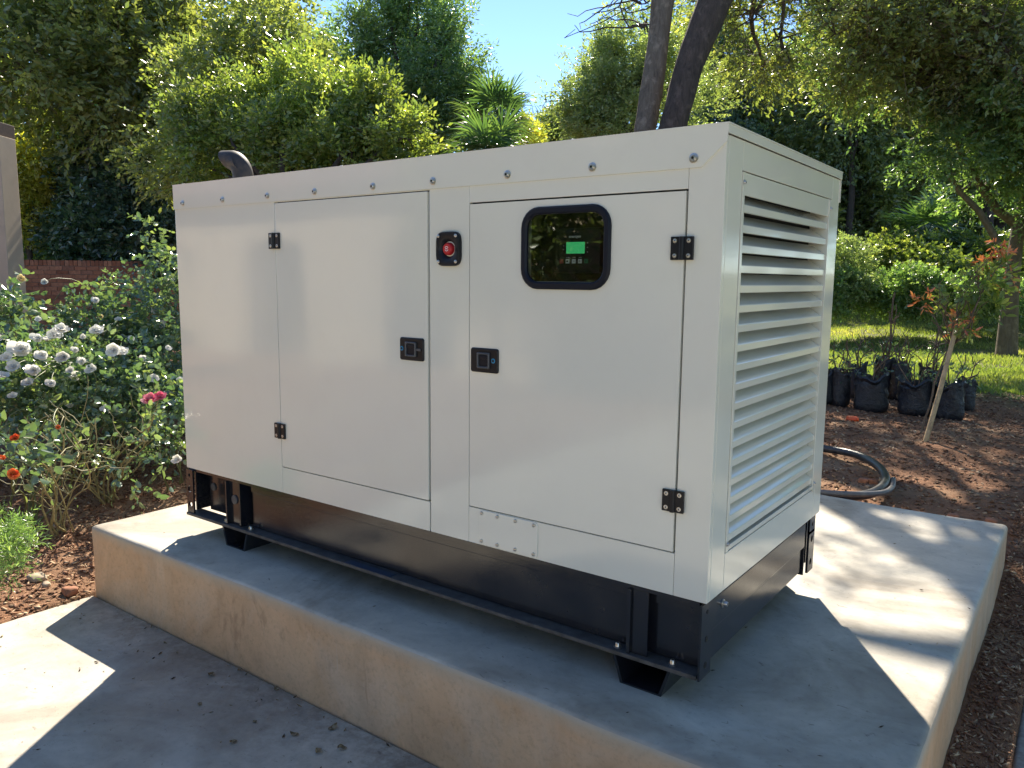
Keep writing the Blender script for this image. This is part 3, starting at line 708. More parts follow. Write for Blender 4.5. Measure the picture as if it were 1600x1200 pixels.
def limb(bm, a, b_, r0, r1, seed, seg=7, n=8, wob=.08):
    r = random.Random(seed); a, b_ = Vector(a), Vector(b_); L = (b_-a).length; pts = []
    w1, w2, w3 = [Vector((r.uniform(-1, 1), r.uniform(-1, 1), r.uniform(-.6, .6))) for _ in range(3)]
    for k in range(n+1):
        t = k/n; o = (w1*math.sin(math.pi*t)+w2*math.sin(2*math.pi*t)+w3*math.sin(5*math.pi*t)*.35)*wob*L*.6
        pts.append(a.lerp(b_, t)+o+Vector((0, 0, 1))*L*.08*math.sin(math.pi*t))
    add_tube(bm, pts, [r0+(r1-r0)*(k/n)**.8 for k in range(n+1)], seg); return pts
def tree(label, base, trunkpts, tr, blobs, n, per, sl, leaf, m, bark_, seed, cat='tree', group=None, name='tree', limbs=True, twigs=0, **kw):
    t = thing(name, label, cat, tuple(base), group)
    bm = bmesh.new(); add_tube(bm, trunkpts, tr, 12)
    P_ = np.array([v.co[:] for v in bm.verts]); 
    link('trunk', bm_mesh(bm, 'trunk', True, 80), t, bark_)
    if limbs:
        bm = bmesh.new(); top = Vector(trunkpts[-1]); mid = Vector(trunkpts[len(trunkpts)//2])
        for k, bl in enumerate(blobs):
            c = Vector(bl[0]); s = top if k % 3 else top.lerp(mid, .5)
            rr = tr[-1]*.75; limb(bm, s, c, rr, rr*.25, seed+k)
            R = bl[1] if not hasattr(bl[1], '__len__') else min(bl[1])
            rd = random.Random(seed*7+k)
            for q in range(5):
                d = Vector((rd.gauss(0, 1), rd.gauss(0, 1), rd.gauss(0, .7))).normalized(); limb(bm, c, c+d*R*.95, rr*.28, rr*.06, seed+k*9+q, 5, 5, .2)
        link('branches', bm_mesh(bm, 'branches', True, 80), t, bark_)
    A = crown_arrays(blobs, n, per, sl, leaf, seed, **kw)
    me = leafgeo(*A[:6], 'crown', m); meta(link('crown', me, t), kind='stuff')
    if twigs:
        r = np.random.RandomState(seed); O, D, S = A[6][:twigs], A[7][:twigs], A[8][:twigs]
        sd_ = norm(np.cross(D, r.normal(size=D.shape)))*.004; S = S[:, None]*1.6
        V = np.stack([O-D*S*.4-sd_, O-D*S*.4+sd_, O+D*S-np.array([0, 0, .1])*S], 1).reshape(-1, 3)
        me = np_mesh('twigs', V, np.arange(len(V)).reshape(-1, 3), M['twig']); meta(link('twigs', me, t), kind='stuff')
    return t
def B(px, py, d, r, wt=1.0):        # a foliage mass seen at px,py, distance d, radius r (m)
    return (at(px, py, d), r if hasattr(r, '__len__') else (r, r, r*.85), wt)
def gz(p): return float(terr(p[0], p[1]))
def root(px, d, dz=0.0):
    p = at(px, 440, d); z = gz(p)-.05; return Vector((p[0], p[1], z))

def BK(K, L):
    return [(CN+(np.array(c)-CN)*K, tuple(q*K for q in r_), w_) for c, r_, w_ in L]
# overhanging tree, top left
r0 = root(150, 17.2)
tree('broad dark green tree hanging across the top left, above the plastered pillar', r0, [r0, r0+Vector((.05, 0, 1.8)), r0+Vector((-.05, .1, 3.6)), r0+Vector((0, 0, 5))], [.2, .16, .13, .10],
     BK(2.15, [B(-60, 60, 7.0, .9), B(60, 90, 7.0, .9), B(170, 110, 7.2, .95), B(260, 70, 7.4, .8), B(130, 165, 7.6, .5), B(40, 110, 6.6, .5), B(220, 180, 7.8, .55), B(330, 60, 8.0, .7), B(300, 150, 8.2, .55),
      B(395, 70, 8.2, .5), B(430, 30, 8.2, .40), B(380, 140, 8.4, .45), B(-40, -80, 7, 1.1), B(130, -60, 7.3, 1.1), B(300, -40, 7.6, .9), B(455, 70, 8.2, .22), B(190, 205, 8, .3)]),
     8600, 9, .50, (.125, .062), M['lf_brown'], M['bark_dark'], 11, gap=.28, twigs=2500, shell=.3, gs=.8)
# dark evergreen mass, mid left
r0 = root(200, 17.4)
tree('dense blue-green evergreen shrub in deep shade behind the brick wall', r0, [r0, r0+Vector((0, 0, 1.0)), r0+Vector((0, 0, 1.6))], [.1, .08, .05],
     [B(180, 300, 17.5, 1.5), B(220, 270, 17.5, 1.7), B(270, 330, 17, 1.3), B(180, 370, 17, 1.1), B(125, 375, 17.2, .8), B(280, 400, 16.8, .9), B(235, 385, 16.8, .9), B(230, 215, 17.6, 1.1)],
     7000, 9, .35, (.11, .055), M['lf_blue'], M['bark_dark'], 12, cat='shrub', name='evergreen_shrub', shell=.5, gap=.0)
r0 = root(50, 17)
tree('bright yellow-green sunlit bush between the plastered pillar and the dark evergreen', r0, [r0, r0+Vector((0, 0, 1.0)), r0+Vector((0, 0, 1.8))], [.08, .06, .05],
     [B(30, 275, 17, .62), B(58, 290, 17, .55), B(20, 320, 17, .7), B(65, 255, 17, .3), B(40, 345, 17, .6), B(30, 245, 17, .35)], 2600, 8, .35, (.10, .04), M['lf_yellow'], M['bark_dark'], 13, cat='bush', name='yellow_bush', gap=.05, up=.6)
r0 = root(90, 17.6)
tree('mid green clipped bushes just above the top of the brick wall', r0, [r0, r0+Vector((0, 0, .8)), r0+Vector((0, 0, 1.3))], [.06, .06, .04],
     [B(60, 370, 17.4, .8), B(110, 385, 17.2, .6), B(170, 395, 17.2, .5), B(220, 398, 17.2, .5), B(140, 360, 17.8, .7)], 2400, 8, .22, (.07, .03), M['lf_mid'], M['bark_dark'], 14, cat='bush', name='garden_bush', gap=.0)
# lime shrub behind the generator
r0 = root(470, 8.2)
tree('lime green leafy tree with sunlit lumpy top, behind the exhaust pipe', r0, [r0, r0+Vector((0, 0, 1.0)), r0+Vector((.05, 0, 1.6))], [.09, .07, .06],
     [B(350, 215, 9.2, .55), B(400, 175, 9.4, .45), B(440, 230, 9.0, .6), B(500, 170, 9.0, .45), B(490, 240, 8.8, .55), B(560, 180, 8.8, .42), B(590, 230, 8.6, .5), B(630, 215, 8.6, .36), B(620, 260, 8.6, .35), B(585, 150, 8.8, .24), B(545, 260, 8.6, .5), B(320, 260, 9.2, .4), B(310, 190, 9.4, .35), B(465, 130, 9.4, .35)],
     7200, 9, .23, (.055, .028), M['lf_lime'], M['bark_dark'], 15, gap=.30, up=.6, gs=2.0, droop=.1, shell=.25)
r0 = root(420, 12)
tree('olive green tree between the overhanging tree and the tall feathery tree', r0, [r0, r0+Vector((0, 0, 2.0)), r0+Vector((.1, 0, 3.2))], [.12, .1, .07],
     [B(420, 90, 11.5, .8), B(470, 140, 11.5, .7), B(350, 130, 11.5, .8), B(390, 40, 11.5, .45), B(300, 240, 11.5, .7), B(360, 220, 11.8, .9)], 4200, 8, .25, (.075, .04), M['lf_brown'], M['bark_dark'], 16, gap=.3)
# tall tree centre
r0 = root(640, 15)
tree('tall fresh green tree with feathery outline against the sky above the generator', r0, [r0, r0+Vector((0, 0, 2)), r0+Vector((.1, .1, 4))], [.18, .14, .1],
     [B(570, 70, 15, .9), B(640, 50, 15, 1.0), B(680, 110, 15, .8), B(600, 150, 15, 1.2), B(550, 120, 15, .7), B(660, 180, 15, 1.0), B(730, 170, 15, .6), B(700, 220, 15, .9), B(760, 190, 15.2, .45), B(540, 190, 15.2, .8), B(620, 230, 15, 1.0), B(650, 5, 15, .6), B(600, 0, 15, .5), B(700, 60, 15, .35), B(735, 110, 15, .28), B(580, -20, 15, .4)],
     11000, 10, .46, (.078, .030), M['lf_mid'], M['bark_dark'], 17, gap=.32, up=.6, gs=1.2, shell=.15)
# grey-green tree right of the sky gap
r0 = root(950, 13)
tree('grey-green tree with pale leaf tips left of the two leaning trunks', r0, [r0, r0+Vector((0, 0, 2)), r0+Vector((.1, .1, 3.2))], [.15, .12, .08],
     [B(1000, 100, 13, .8), B(950, 130, 13, .7), B(980, 180, 13, .8), B(915, 165, 13, .5), B(930, 200, 13, .55), B(1010, 40, 13, .55), B(960, 80, 13, .35), B(900, 200, 13, .4), B(1050, 130, 13.5, .9)],
     6200, 9, .24, (.06, .026), M['lf_grey'], M['bark_dark'], 18, gap=.25, up=.6, shell=.25)
r0 = root(820, 18)
tree('small golden yellow bush peeping over the generator roof right of the fan palm', r0, [r0, r0+Vector((0, 0, 2)), r0+Vector((0, 0, 3.1))], [.08, .07, .05],
     [B(822, 210, 18, .28), B(818, 225, 18, .36), B(826, 196, 18, .15)], 600, 8, .25, (.08, .035), M['lf_yellow'], M['bark_dark'], 19, cat='bush', name='yellow_bush', gap=.05, up=.6)
r0 = root(865, 22)
tree('low green bush on the skyline beneath the blue gap in the trees', r0, [r0, r0+Vector((0, 0, 2)), r0+Vector((0, 0, 3.4))], [.1, .08, .05],
     [B(868, 208, 22, .6), B(850, 222, 22, .7), B(890, 205, 22, .6)], 1600, 8, .3, (.09, .04), M['lf_lime'], M['bark_dark'], 20, cat='bush', name='garden_bush', gap=.1, up=.5)
# bare shrub
t = thing('bare_shrub', 'leafless grey twiggy shrub on the skyline in the sky gap', 'shrub', tuple(root(848, 24))); bm = bmesh.new(); rd = random.Random(4)
b0 = Vector(at(848, 225, 24)); add_tube(bm, [root(848, 24), b0], [.08, .05], 6)
for k in range(38):
    q = Vector(at(rd.uniform(828, 872), rd.uniform(160, 200), 24+rd.uniform(-.6, .6))); limb(bm, b0, q, .022, .006, k, 4, 5, .15)
link('branches', bm_mesh(bm, 'branches'), t, M['twig'])

# the two leaning trunks and their crown
r0 = root(985, 10); r1 = root(1035, 9.7)
def path(pts, d): return [Vector(at(x, y, d+dd)) for x, y, dd in pts]
tA = [r0]+path([(1000, 300, 0), (1008, 205, 0), (1022, 110, 0), (1036, 0, 0), (1050, -130, .05), (1075, -300, .1)], 10)
tB = [r1]+path([(1040, 300, 0), (1050, 205, 0), (1078, 100, 0), (1116, 0, 0), (1170, -130, 0), (1240, -280, -.1)], 9.7)
t = thing('tree', 'twin-trunked tree rising behind the generator, two leaning brown trunks crossing the sky', 'tree', tuple(r0))
for pts, rr, mm, sd2 in ((tA, [.13, .10, .090, .092, .095, .08, .06], M['bark'], 1), (tB, [.16, .12, .108, .118, .130, .10, .07], M['bark_dark'], 2)):
    dense = []
    rads = []
    for k in range(len(pts)-1):
        for q in range(10):
            u = q/10; dense.append(pts[k].lerp(pts[k+1], u)); rads.append((rr[k]+(rr[k+1]-rr[k])*u)*1.52)
    dense.append(pts[-1]); rads.append(rr[-1]*1.5); bm = bmesh.new(); add_tube(bm, dense, rads, 18)
    P_ = np.array([v.co[:] for v in bm.verts]); nn_ = pn(P_*np.array([1, 1, .5]), 9, sd2)*.014+pn(P_*np.array([1, 1, .25]), 40, sd2+4)*.005
    for v, q, cc in zip(bm.verts, nn_, np.repeat(np.arange(len(dense)), 18)): v.co += (v.co-dense[cc]).normalized()*q
    link('trunk', bm_mesh(bm, 'trunk', True, 180), t, mm)
bl = BK(1.55, [B(1220, 60, 7.2, .50), B(1300, 20, 7.4, .7), B(1180, 20, 7.0, .4), B(1400, 40, 7.6, .8), B(1500, 60, 7.6, .8), B(1600, 60, 7.4, .9), B(1340, 110, 8.0, .5), B(1450, 130, 8, .55), B(1560, 150, 7.8, .6),
      B(1190, 100, 7.4, .3), B(1620, 220, 7.8, .45), B(1120, 10, 7.4, .3), B(1260, -120, 7.2, .8, .35), B(1450, -130, 7.2, 1.0, .35), B(1640, -100, 7.2, 1.0, .35), B(1180, -300, 6.5, .9, .22), B(1400, -330, 6.5, 1.0, .22)])
bm = bmesh.new()
for k, b_ in enumerate(bl):
    s = tB[5] if k % 2 else tB[6]
    if k in (0, 11, 15): s = tA[6]
    limb(bm, s, b_[0], .07, .02, k, 7, 9, .12)
    rd = random.Random(k)
    for q in range(7):
        d = Vector((rd.gauss(0, 1), rd.gauss(0, 1), rd.gauss(0, .7))).normalized(); limb(bm, b_[0], Vector(b_[0])+d*b_[1][0]*1.0, .018, .004, k*9+q, 5, 6, .25)
bl += [B(1060, -210, 9.6, .55, .10), B(1130, -150, 9.8, .5, .08), B(985, -170, 9.6, .45, .05), B(1200, -230, 9.8, .5, .08)]
limb(bm, tA[6], Vector((-1.74, 8.2, 7.45)), .14, .12, 404, 9, 5, .02); limb(bm, Vector((-1.70, 8.22, 7.36)), Vector((-2.35, 8.16, 7.45)), .13, .05, 405, 9, 7, .05); limb(bm, Vector((-1.74, 8.2, 7.4)), Vector((-1.2, 8.3, 8.3)), .10, .03, 406, 9, 7, .05); bl.append((np.array([-1.6, 8.15, 7.35]), (.4, .3, .22), .10))
limb(bm, tA[5], at(1215, -215, 9.4), .11, .04, 401, 8, 9, .05); limb(bm, tA[5], at(960, -190, 9.6), .07, .02, 402, 8, 9, .08); limb(bm, tB[5], at(1090, -290, 9.5), .07, .02, 403, 8, 9, .08)
for q in range(26):
    rd = random.Random(q+900); a_ = Vector(at(rd.uniform(980, 1200), rd.uniform(-230, -180), 9.5)); limb(bm, a_, a_+Vector((rd.gauss(0, .6), rd.gauss(0, .6), rd.gauss(.1, .4))), .018, .004, q+910, 5, 6, .3)
for q in range(12):                 # bare twigs hanging into the sky gap
    rd = random.Random(q+50); a_ = Vector(at(rd.uniform(1000, 1030), rd.uniform(-60, 50), 10)); limb(bm, a_, Vector(at(rd.uniform(885, 970), rd.uniform(-20, 60), 10+rd.uniform(-.3, .3))), .014, .004, q+70, 4, 8, .35)
link('branches', bm_mesh(bm, 'branches', True, 80), t, M['bark_dark'])
A = crown_arrays(bl, 6600, 9, .36, (.084, .038), 31, gap=.42, gs=1.1, shell=.15)
meta(link('crown', leafgeo(*A[:6], 'crown', M['lf_brown']), t), kind='stuff')
r = np.random.RandomState(3); O, D, S = A[6][:6000], A[7][:6000], A[8][:6000, None]*2.0; sd_ = norm(np.cross(D, r.normal(size=D.shape)))*.004
V = np.stack([O-D*S*.5-sd_, O-D*S*.5+sd_, O+D*S-np.array([0, 0, .2])*S], 1).reshape(-1, 3); meta(link('twigs', np_mesh('twigs', V, np.arange(len(V)).reshape(-1, 3), M['twig']), t), kind='stuff')

# trees on the right, behind
r0 = root(1290, 29)
tree('bushy tree with yellow-tipped leaves filling the space right of the louvred end', r0, [r0, r0+Vector((.1, 0, 1.2)), r0+Vector((.2, 0, 2.4))], [.14, .12, .1],
     BK(2.5, [B(1180, 160, 11.5, .75), B(1130, 100, 12, .7), B(1120, 170, 12, .7), B(1260, 190, 11.2, .8), B(1340, 230, 11, .8), B(1400, 180, 11.2, .8), B(1250, 250, 11, .7), B(1330, 310, 10.6, .55), B(1440, 250, 11, .7), B(1380, 290, 10.8, .6), B(1330, 150, 11.5, .8), B(1480, 170, 11.5, .7), B(1300, 350, 10.4, .35), B(1100, 60, 12, .5), B(1360, 345, 10.6, .35)]),
     10500, 9, .60, (.165, .085), M['lf_brown'], M['bark_dark'], 32, gap=.28, gs=.6, shell=.35)
r0 = root(1590, 12.8); tp = [r0]
pts = path([(1575, 530, 0), (1578, 470, 0), (1585, 400, 0), (1592, 350, 0), (1605, 300, 0), (1622, 240, 0), (1630, 170, 0)], 12.8)
r0 = Vector((pts[0][0], pts[0][1], gz(pts[0])-.05)); pts = [r0]+pts[1:]
bls = [B(1500, 220, 12, .8), B(1560, 160, 12, .9), B(1620, 200, 12.2, 1.0), B(1480, 100, 12.4, .9), B(1600, 60, 12.4, 1.2), B(1570, 270, 12.4, .55), B(1660, 320, 12.5, .7), B(1420, 60, 12.6, 1.0), B(1330, 60, 13, 1.0), B(1520, 290, 12.2, .4)]
t = tree('spreading tree with a bare curved trunk standing on the lawn at the far right', r0, pts, [.17, .125, .105, .105, .09, .08, .07], bls, 7200, 9, .26, (.075, .036), M['lf_mid'], M['bark_pale'], 33, gap=.28, gs=1.3, limbs=False, shell=.3)
bm = bmesh.new()
def poly_limb(bm, pts, d, r0_, r1_):
    P_ = [Vector(at(x, y, d+dd)) for x, y, dd in pts]; dn = []
    for k in range(len(P_)-1):
        for q in range(6): dn.append(P_[k].lerp(P_[k+1], q/6))
    dn.append(P_[-1]); add_tube(bm, dn, [r0_+(r1_-r0_)*i_/(len(dn)-1) for i_ in range(len(dn))], 8)
poly_limb(bm, [(1590, 352, 0), (1560, 330, -.1), (1538, 300, -.2), (1520, 270, -.3), (1500, 235, -.3), (1492, 190, -.4)], 12.8, .075, .04)
poly_limb(bm, [(1538, 300, -.2), (1560, 255, 0), (1575, 200, .1)], 12.8, .06, .03)
poly_limb(bm, [(1520, 262, -.3), (1560, 262, -.3), (1600, 268, -.3)], 12.8, .035, .02)
poly_limb(bm, [(1560, 380, -.6), (1530, 330, -.6), (1500, 300, -.7), (1484, 275, -.8), (1483, 240, -.8)], 12.8, .055, .03)
poly_limb(bm, [(1500, 300, -.7), (1520, 285, -.7)], 12.8, .03, .02)
for k, b_ in enumerate(bls[:8]): limb(bm, pts[-1], b_[0], .06, .015, k+300)
link('branches', bm_mesh(bm, 'branches', True, 80), t, M['bark_pale'])
# dark trunks standing behind
for k, (px, d, rr, top, lb, n_) in enumerate([(1352, 28, .46, 200, 'thick dark tree trunk in the shade behind the black nursery bags', 900), (1540, 27, .20, 150, 'slender dark tree directly left of the curved pale trunk', 800),
                                  (1560, 29, .24, 140, 'dark slim tree trunk seen between the curved trunk and its neighbour', 800), (1322, 26, .12, 200, 'very thin dark sapling trunk beside the thick dark trunk', 500), (1660, 27, .33, 150, 'dark tree at the right edge beyond the lawn', 900)]):
    r0 = root(px, d); tp_ = Vector(at(px+8, top, d))
    tree(lb, r0, [r0, r0.lerp(tp_, .3), r0.lerp(tp_, .6)+Vector((.1, 0, 0)), tp_], [rr*1.15, rr, rr*.85, rr*.6],
         [B(px, top-20, d, 2.1), B(px-60, top, d+.5, 1.7), B(px+60, top, d+.5, 1.7), B(px+10, top-120, d, 2.2)], n_*4, 8, .5, (.15, .07), M['lf_dark'], M['bark_dark'], 40+k, gap=.05)
# extra trees that fill the background (behind the others, and to the right, seen in the reflections)
fill = [(-60, 22, 250, 3.0, 'lf_dark', 'large dark tree behind the yellow-green bush at the left edge'), (110, 24, 180, 3.4, 'lf_mid', 'large green tree rising behind the dark evergreen shrub'), (330, 22, 230, 2.6, 'lf_dark', 'dark tree behind the olive and lime trees left of centre'),
        (1080, 28, 210, 3.0, 'lf_blue', 'blue-green tree behind the twin leaning trunks'), (1200, 30, 260, 3.6, 'lf_dark', 'dark tree deep in shade straight above the louvred end'), (1390, 34, 250, 4.8, 'lf_mid', 'tall green tree far behind the thick dark trunk'), (1560, 35, 230, 5.0, 'lf_dark', 'tall dark tree far behind the curved trunk'), (1740, 30, 200, 5.0, 'lf_mid', 'green tree just beyond the right edge of the lawn')]
for k, (px, d, py, R, mm, lb) in enumerate(fill):
    r0 = root(px, d); tp_ = Vector(at(px, py+40, d))
    tree(lb, r0, [r0, r0.lerp(tp_, .5), tp_], [.25, .2, .14], [B(px, py, d, R*.75), B(px-75, py+70, d, R*.6), B(px+75, py+60, d, R*.6), B(px-20, py-110, d, R*.6), B(px+30, py+130, d-1, R*.5), B(px-60, py+160, d-1, R*.4)], 3600, 8, .5, (.15, .08), M[mm], M['bark_dark'], 60+k, gap=.0, gs=.8)
for k, (x, y, h, R) in enumerate([(8.5, 3.5, 3.2, 1.8), (9.5, 8.5, 3.8, 2.3), (7.5, -1.5, 3.0, 1.5), (5.8, 12.2, 3.4, 2.0), (8.6, 15.0, 4.6, 2.8), (6.2, 17.5, 4.6, 2.8)]):
    r0 = Vector((x, y, -.62)); tree(['round green tree right of the side path', 'broad green tree beyond the end of the side path', 'small green tree near the house on the right', 'leafy tree off the right side of the lawn', 'tall tree behind the leafy one right of the lawn', 'tall tree at the back right of the lawn'][k], r0, [r0, r0+Vector((0, 0, h*.6)), r0+Vector((0, 0, h))], [.14, .1, .07],
         [((x, y, h), (R, R, R*.8)), ((x+.8, y+.6, h-.6), (R*.7,)*3), ((x-.6, y-.5, h-.5), (R*.7,)*3)], 2200, 8, .35, (.12, .06), M['lf_mid'], M['bark'], 80+k, gap=.1)

# fan palms
def palm(label, base, top, nf, R, seed, petiole=.5, group=None, spread=1.0, wid=1.0):
    t = thing('fan_palm', label, 'palm', tuple(base)); rd = random.Random(seed); top = Vector(top)
    tube('trunk', [base, Vector(base).lerp(top, .5)+Vector((.03, 0, 0)), top], [.10, .11, .09], M['bark_dark'], t, 12)
    for k in range(nf):
        az = 2*math.pi*k/nf+rd.uniform(-.3, .3); el = math.radians(rd.uniform(-25, 80)*spread)
        d = Vector((math.cos(az)*math.cos(el), math.sin(az)*math.cos(el), math.sin(el))); hub = top+d*petiole*rd.uniform(.8, 1.3)
        bm = bmesh.new(); add_tube(bm, [top, top.lerp(hub, .5)+Vector((0, 0, .03)), hub], [.014, .010, .008], 5)
        s = d.cross(Vector((0, 0, 1))).normalized(); u = s.cross(d).normalized(); ns = 30
        lay = bm.verts.layers.float.new('var')
        for q in range(ns):
            a = math.radians(-125+250*q/(ns-1)); dd = (d*math.cos(a)+s*math.sin(a)+u*.12*rd.uniform(-1, 1)).normalized(); Ls = R*rd.uniform(.85, 1.08)*(1-.18*abs(a)/2.2)
            wv = (dd.cross(u)).normalized()*R*.034*wid; g_ = Vector((0, 0, -1))
            p0, p1, p2, p3 = hub, hub+dd*Ls*.4, hub+dd*Ls*.75+g_*Ls*.03, hub+dd*Ls+g_*Ls*.12
            vs = [bm.verts.new(v) for v in (p0, p1-wv, p1-u*R*.012, p1+wv, p2-wv*.75, p2+wv*.75, p3)]; vr = rd.random()
            for v in vs: v[lay] = vr
            for f in ((0, 1, 2), (0, 2, 3), (1, 4, 2), (2, 5, 3), (2, 4, 5), (4, 6, 5)): bm.faces.new([vs[i_] for i_ in f])
        me = bpy.data.meshes.new('frond'); bm.to_mesh(me); bm.free(); link('frond', me, t, M['lf_palm'])
    return t
r0 = root(770, 9.5); palm('fan palm with stiff radiating fronds showing above the middle of the generator roof', r0, at(765, 235, 9.5), 13, .50, 5, .24, wid=.8)
r0 = root(800, 10.6); palm('taller fan palm with fronds spread against the sky, just behind the lower fan palm', r0, at(778, 185, 10.6), 15, .47, 6, .26, wid=.8)
r0 = root(1440, 19.5); palm('shaded fan palm standing over the hedge between the thick dark trunk and the curved tree', r0, at(1448, 365, 19.5), 16, .85, 7, .5, spread=1.0)

# hedge and ground cover at the far edge of the lawn
def bushrow(name, label, cat, pts, n, leaf, m, seed, per=8, **kw):
    A = crown_arrays(pts, n, per, .16, leaf, seed, **kw); me = leafgeo(*A[:6], name, m)
    return meta(link(name, me), label, cat, kind=None)
bushrow('hedge', 'low clipped hedge with a pale sunlit top just right of the louvred end', 'hedge', [B(1300, 410, 15.5, (.5, .5, .42)), B(1325, 418, 15.5, (.45, .5, .4)), B(1280, 420, 15.5, (.5, .5, .42)), B(1315, 440, 15, (.5, .4, .35))], 2600, (.045, .03), M['lf_grey'], 91, gap=-.2)
bl = [B(px, 462+random.Random(px).uniform(-14, 8), 15.2+random.Random(px+1).uniform(-.5, .8), (.5, .5, .32)) for px in range(1270, 1600, 22)]
bushrow('ground_cover', 'dark leafy ground cover bank along the far side of the lawn', 'ground cover', bl, 6500, (.06, .04), M['lf_mid'], 92, gap=-.2)['kind'] = 'stuff'
bl = [B(px, 410+random.Random(px).uniform(-14, 14), 18+random.Random(px+1).uniform(-1, 1.6), (.9, .9, .5)) for px in range(1380, 1660, 30)]
bushrow('shrub_bank', 'bright sunlit green shrubs behind the dark bank, under the fan palm', 'shrubs', bl, 4200, (.08, .05), M['lf_lime'], 93, gap=-.1)['kind'] = 'stuff'
bl = [B(px, 330+60*math.sin(px*.013)+random.Random(px).uniform(-40, 40), 32+random.Random(px+1).uniform(-3, 3), (3.2, 3.2, 3.4)) for px in list(range(-250, 500, 60))+list(range(1060, 1900, 60))]
bl += [B(px, 415, 31, (3.0, 2.2, 2.4)) for px in range(430, 1100, 70)]
bl += [B(px, 420, 30, (3.0, 2.0, 1.8)) for px in list(range(-250, 500, 70))+list(range(940, 1900, 70))]
bushrow('far_wood', 'far-off dark wood behind all the garden trees', 'wood', bl, 19000, (.26, .15), M['lf_dark'], 94, per=7, gap=-.4, gs=.4)['kind'] = 'stuff'

# ------------------------------------------------------------------ grass, mulch, litter
r = np.random.RandomState(8)
n_ = 70000; dd = 7.2+13*r.rand(n_)**1.15; px = r.uniform(1150, 1800, n_)
F_ = np.array([-.5934, .8049]); S_ = np.array([.8049, .5934])
xy = CN[:2]+dd[:, None]*F_+((px-800)/FPX*dd)[:, None]*S_
P_ = np.stack([xy[:, 0], xy[:, 1], terr(xy[:, 0], xy[:, 1])], -1)
keep = (P_[:, 1]+1.2*pn(P_, 1.8, 44) > 8.0+r.rand(n_)*.9) & (pn(P_, 2.4, 45) > -.75); P_ = P_[keep]; n_ = len(P_)
dv = norm(np.stack([r.normal(size=n_)*.5, r.normal(size=n_)*.5, np.ones(n_)], -1))
vr = np.clip(.45+.35*pn(P_, 1.4, 46)+r.normal(size=n_)*.2, 0, 1)
meta(link('lawn_grass', leafgeo(P_, dv, norm(r.normal(size=(n_, 3))), .045+.05*r.rand(n_), .012+.008*r.rand(n_), vr, 'lawn_grass', M['grass'])), 'short green grass of the lawn, half in tree shade', 'grass', kind='stuff')
def scatter(name, label, cat, n, xr, yr, size, m, seed, flat=.35, cond=None, zf=None, thin=.35):
    """small bent chips lying on the ground: closed 5-sided splinters"""
    r = np.random.RandomState(seed); x = r.uniform(*xr, n); y = r.uniform(*yr, n)
    if cond is not None: k = cond(x, y, r); x, y = x[k], y[k]
    n = len(x); z = (terr(x, y) if zf is None else zf(x, y)); s = size[0]+(size[1]-size[0])*r.rand(n)**3.0
    a = r.uniform(0, 6.28, n); d = norm(np.stack([np.cos(a), np.sin(a), r.normal(size=n)*flat], -1)); t = norm(np.cross(d, norm(r.normal(size=(n, 3))*flat+np.array([0, 0, 1.])))); u = np.cross(d, t)
    c = np.stack([x, y, z], -1)+np.array([0, 0, 1.])*(s*.12)[:, None]; L = s[:, None]*.5; W2 = L*(thin*(.4+.9*r.rand(n)))[:, None]; H2 = L*.18*(.5+r.rand(n))[:, None]
    V = np.stack([c-d*L, c+t*W2-d*L*.2+u*H2, c+d*L, c-t*W2+d*L*.15+u*H2*.5, c-u*H2], 1).reshape(-1, 3); b = np.arange(n)[:, None]*5
    F = np.concatenate([b+np.array([q]) for q in ([0, 1, 3], [1, 2, 3], [0, 4, 1], [1, 4, 2], [2, 4, 3], [3, 4, 0])], 0)
    return meta(link(name, np_mesh(name, V, F, m, np.repeat(r.rand(n)**1.3, 5))), label, cat, kind='stuff')
def notslab(x, y, r): return ~((x > PX0-.01) & (x < PX1+.01) & (y > PY0-.01) & (y < PY1+.01)) & ~((x > -.42) & (y < -.22)) & ~(x > 3.05)
scatter('mulch', 'bark mulch and dry leaf bits covering the rose bed', 'mulch', 34000, (-2.8, -.38), (-.9, 3.2), (.008, .055), M['chips'], 1, cond=notslab)
scatter('mulch', 'coarser wood chips scattered further back in the rose bed', 'mulch', 16000, (-6, -.4), (.5, 6.5), (.02, .07), M['chips'], 2, cond=notslab)
scatter('mulch', 'reddish soil clods and bits behind the plinth and under the black cable', 'soil bits', 30000, (-.2, 3.05), (2.4, 8.2), (.006, .05), M['chips'], 3, cond=notslab, thin=.7)
scatter('mulch', 'dark leaf mulch in the narrow strip along the right side of the plinth', 'mulch', 9000, (2.89, 3.05), (-.2, 4.5), (.006, .04), M['chips'], 4, cond=notslab)
# litter on the paving, thickest along the foot of the plinth
scatter('leaf_litter', 'dry twigs and leaf crumbs along the foot of the plinth on the grey paving', 'litter', 900, (-.4, 2.6), (-1.1, -.24), (.004, .028), M['litter'], 5, flat=.06, cond=lambda x, y, r: r.rand(len(x)) < np.exp(-(-.23-y)/.22), zf=lambda x, y: np.full(len(x), ZF+.001), thin=.3)
scatter('leaf_litter', 'scattered dark specks and crumbs on the open grey paving', 'litter', 260, (-.4, 3.2), (-1.8, -.3), (.003, .012), M['litter'], 6, flat=.06, zf=lambda x, y: np.full(len(x), ZF+.001), thin=.4)
scatter('leaf_litter', 'tiny dry bits lying on top of the concrete plinth', 'litter', 420, (PX0+.02, PX1-.02), (PY0+.02, PY1-.02), (.003, .020), M['litter'], 7, flat=.05, zf=lambda x, y: np.full(len(x), ZT+.003), thin=.16)
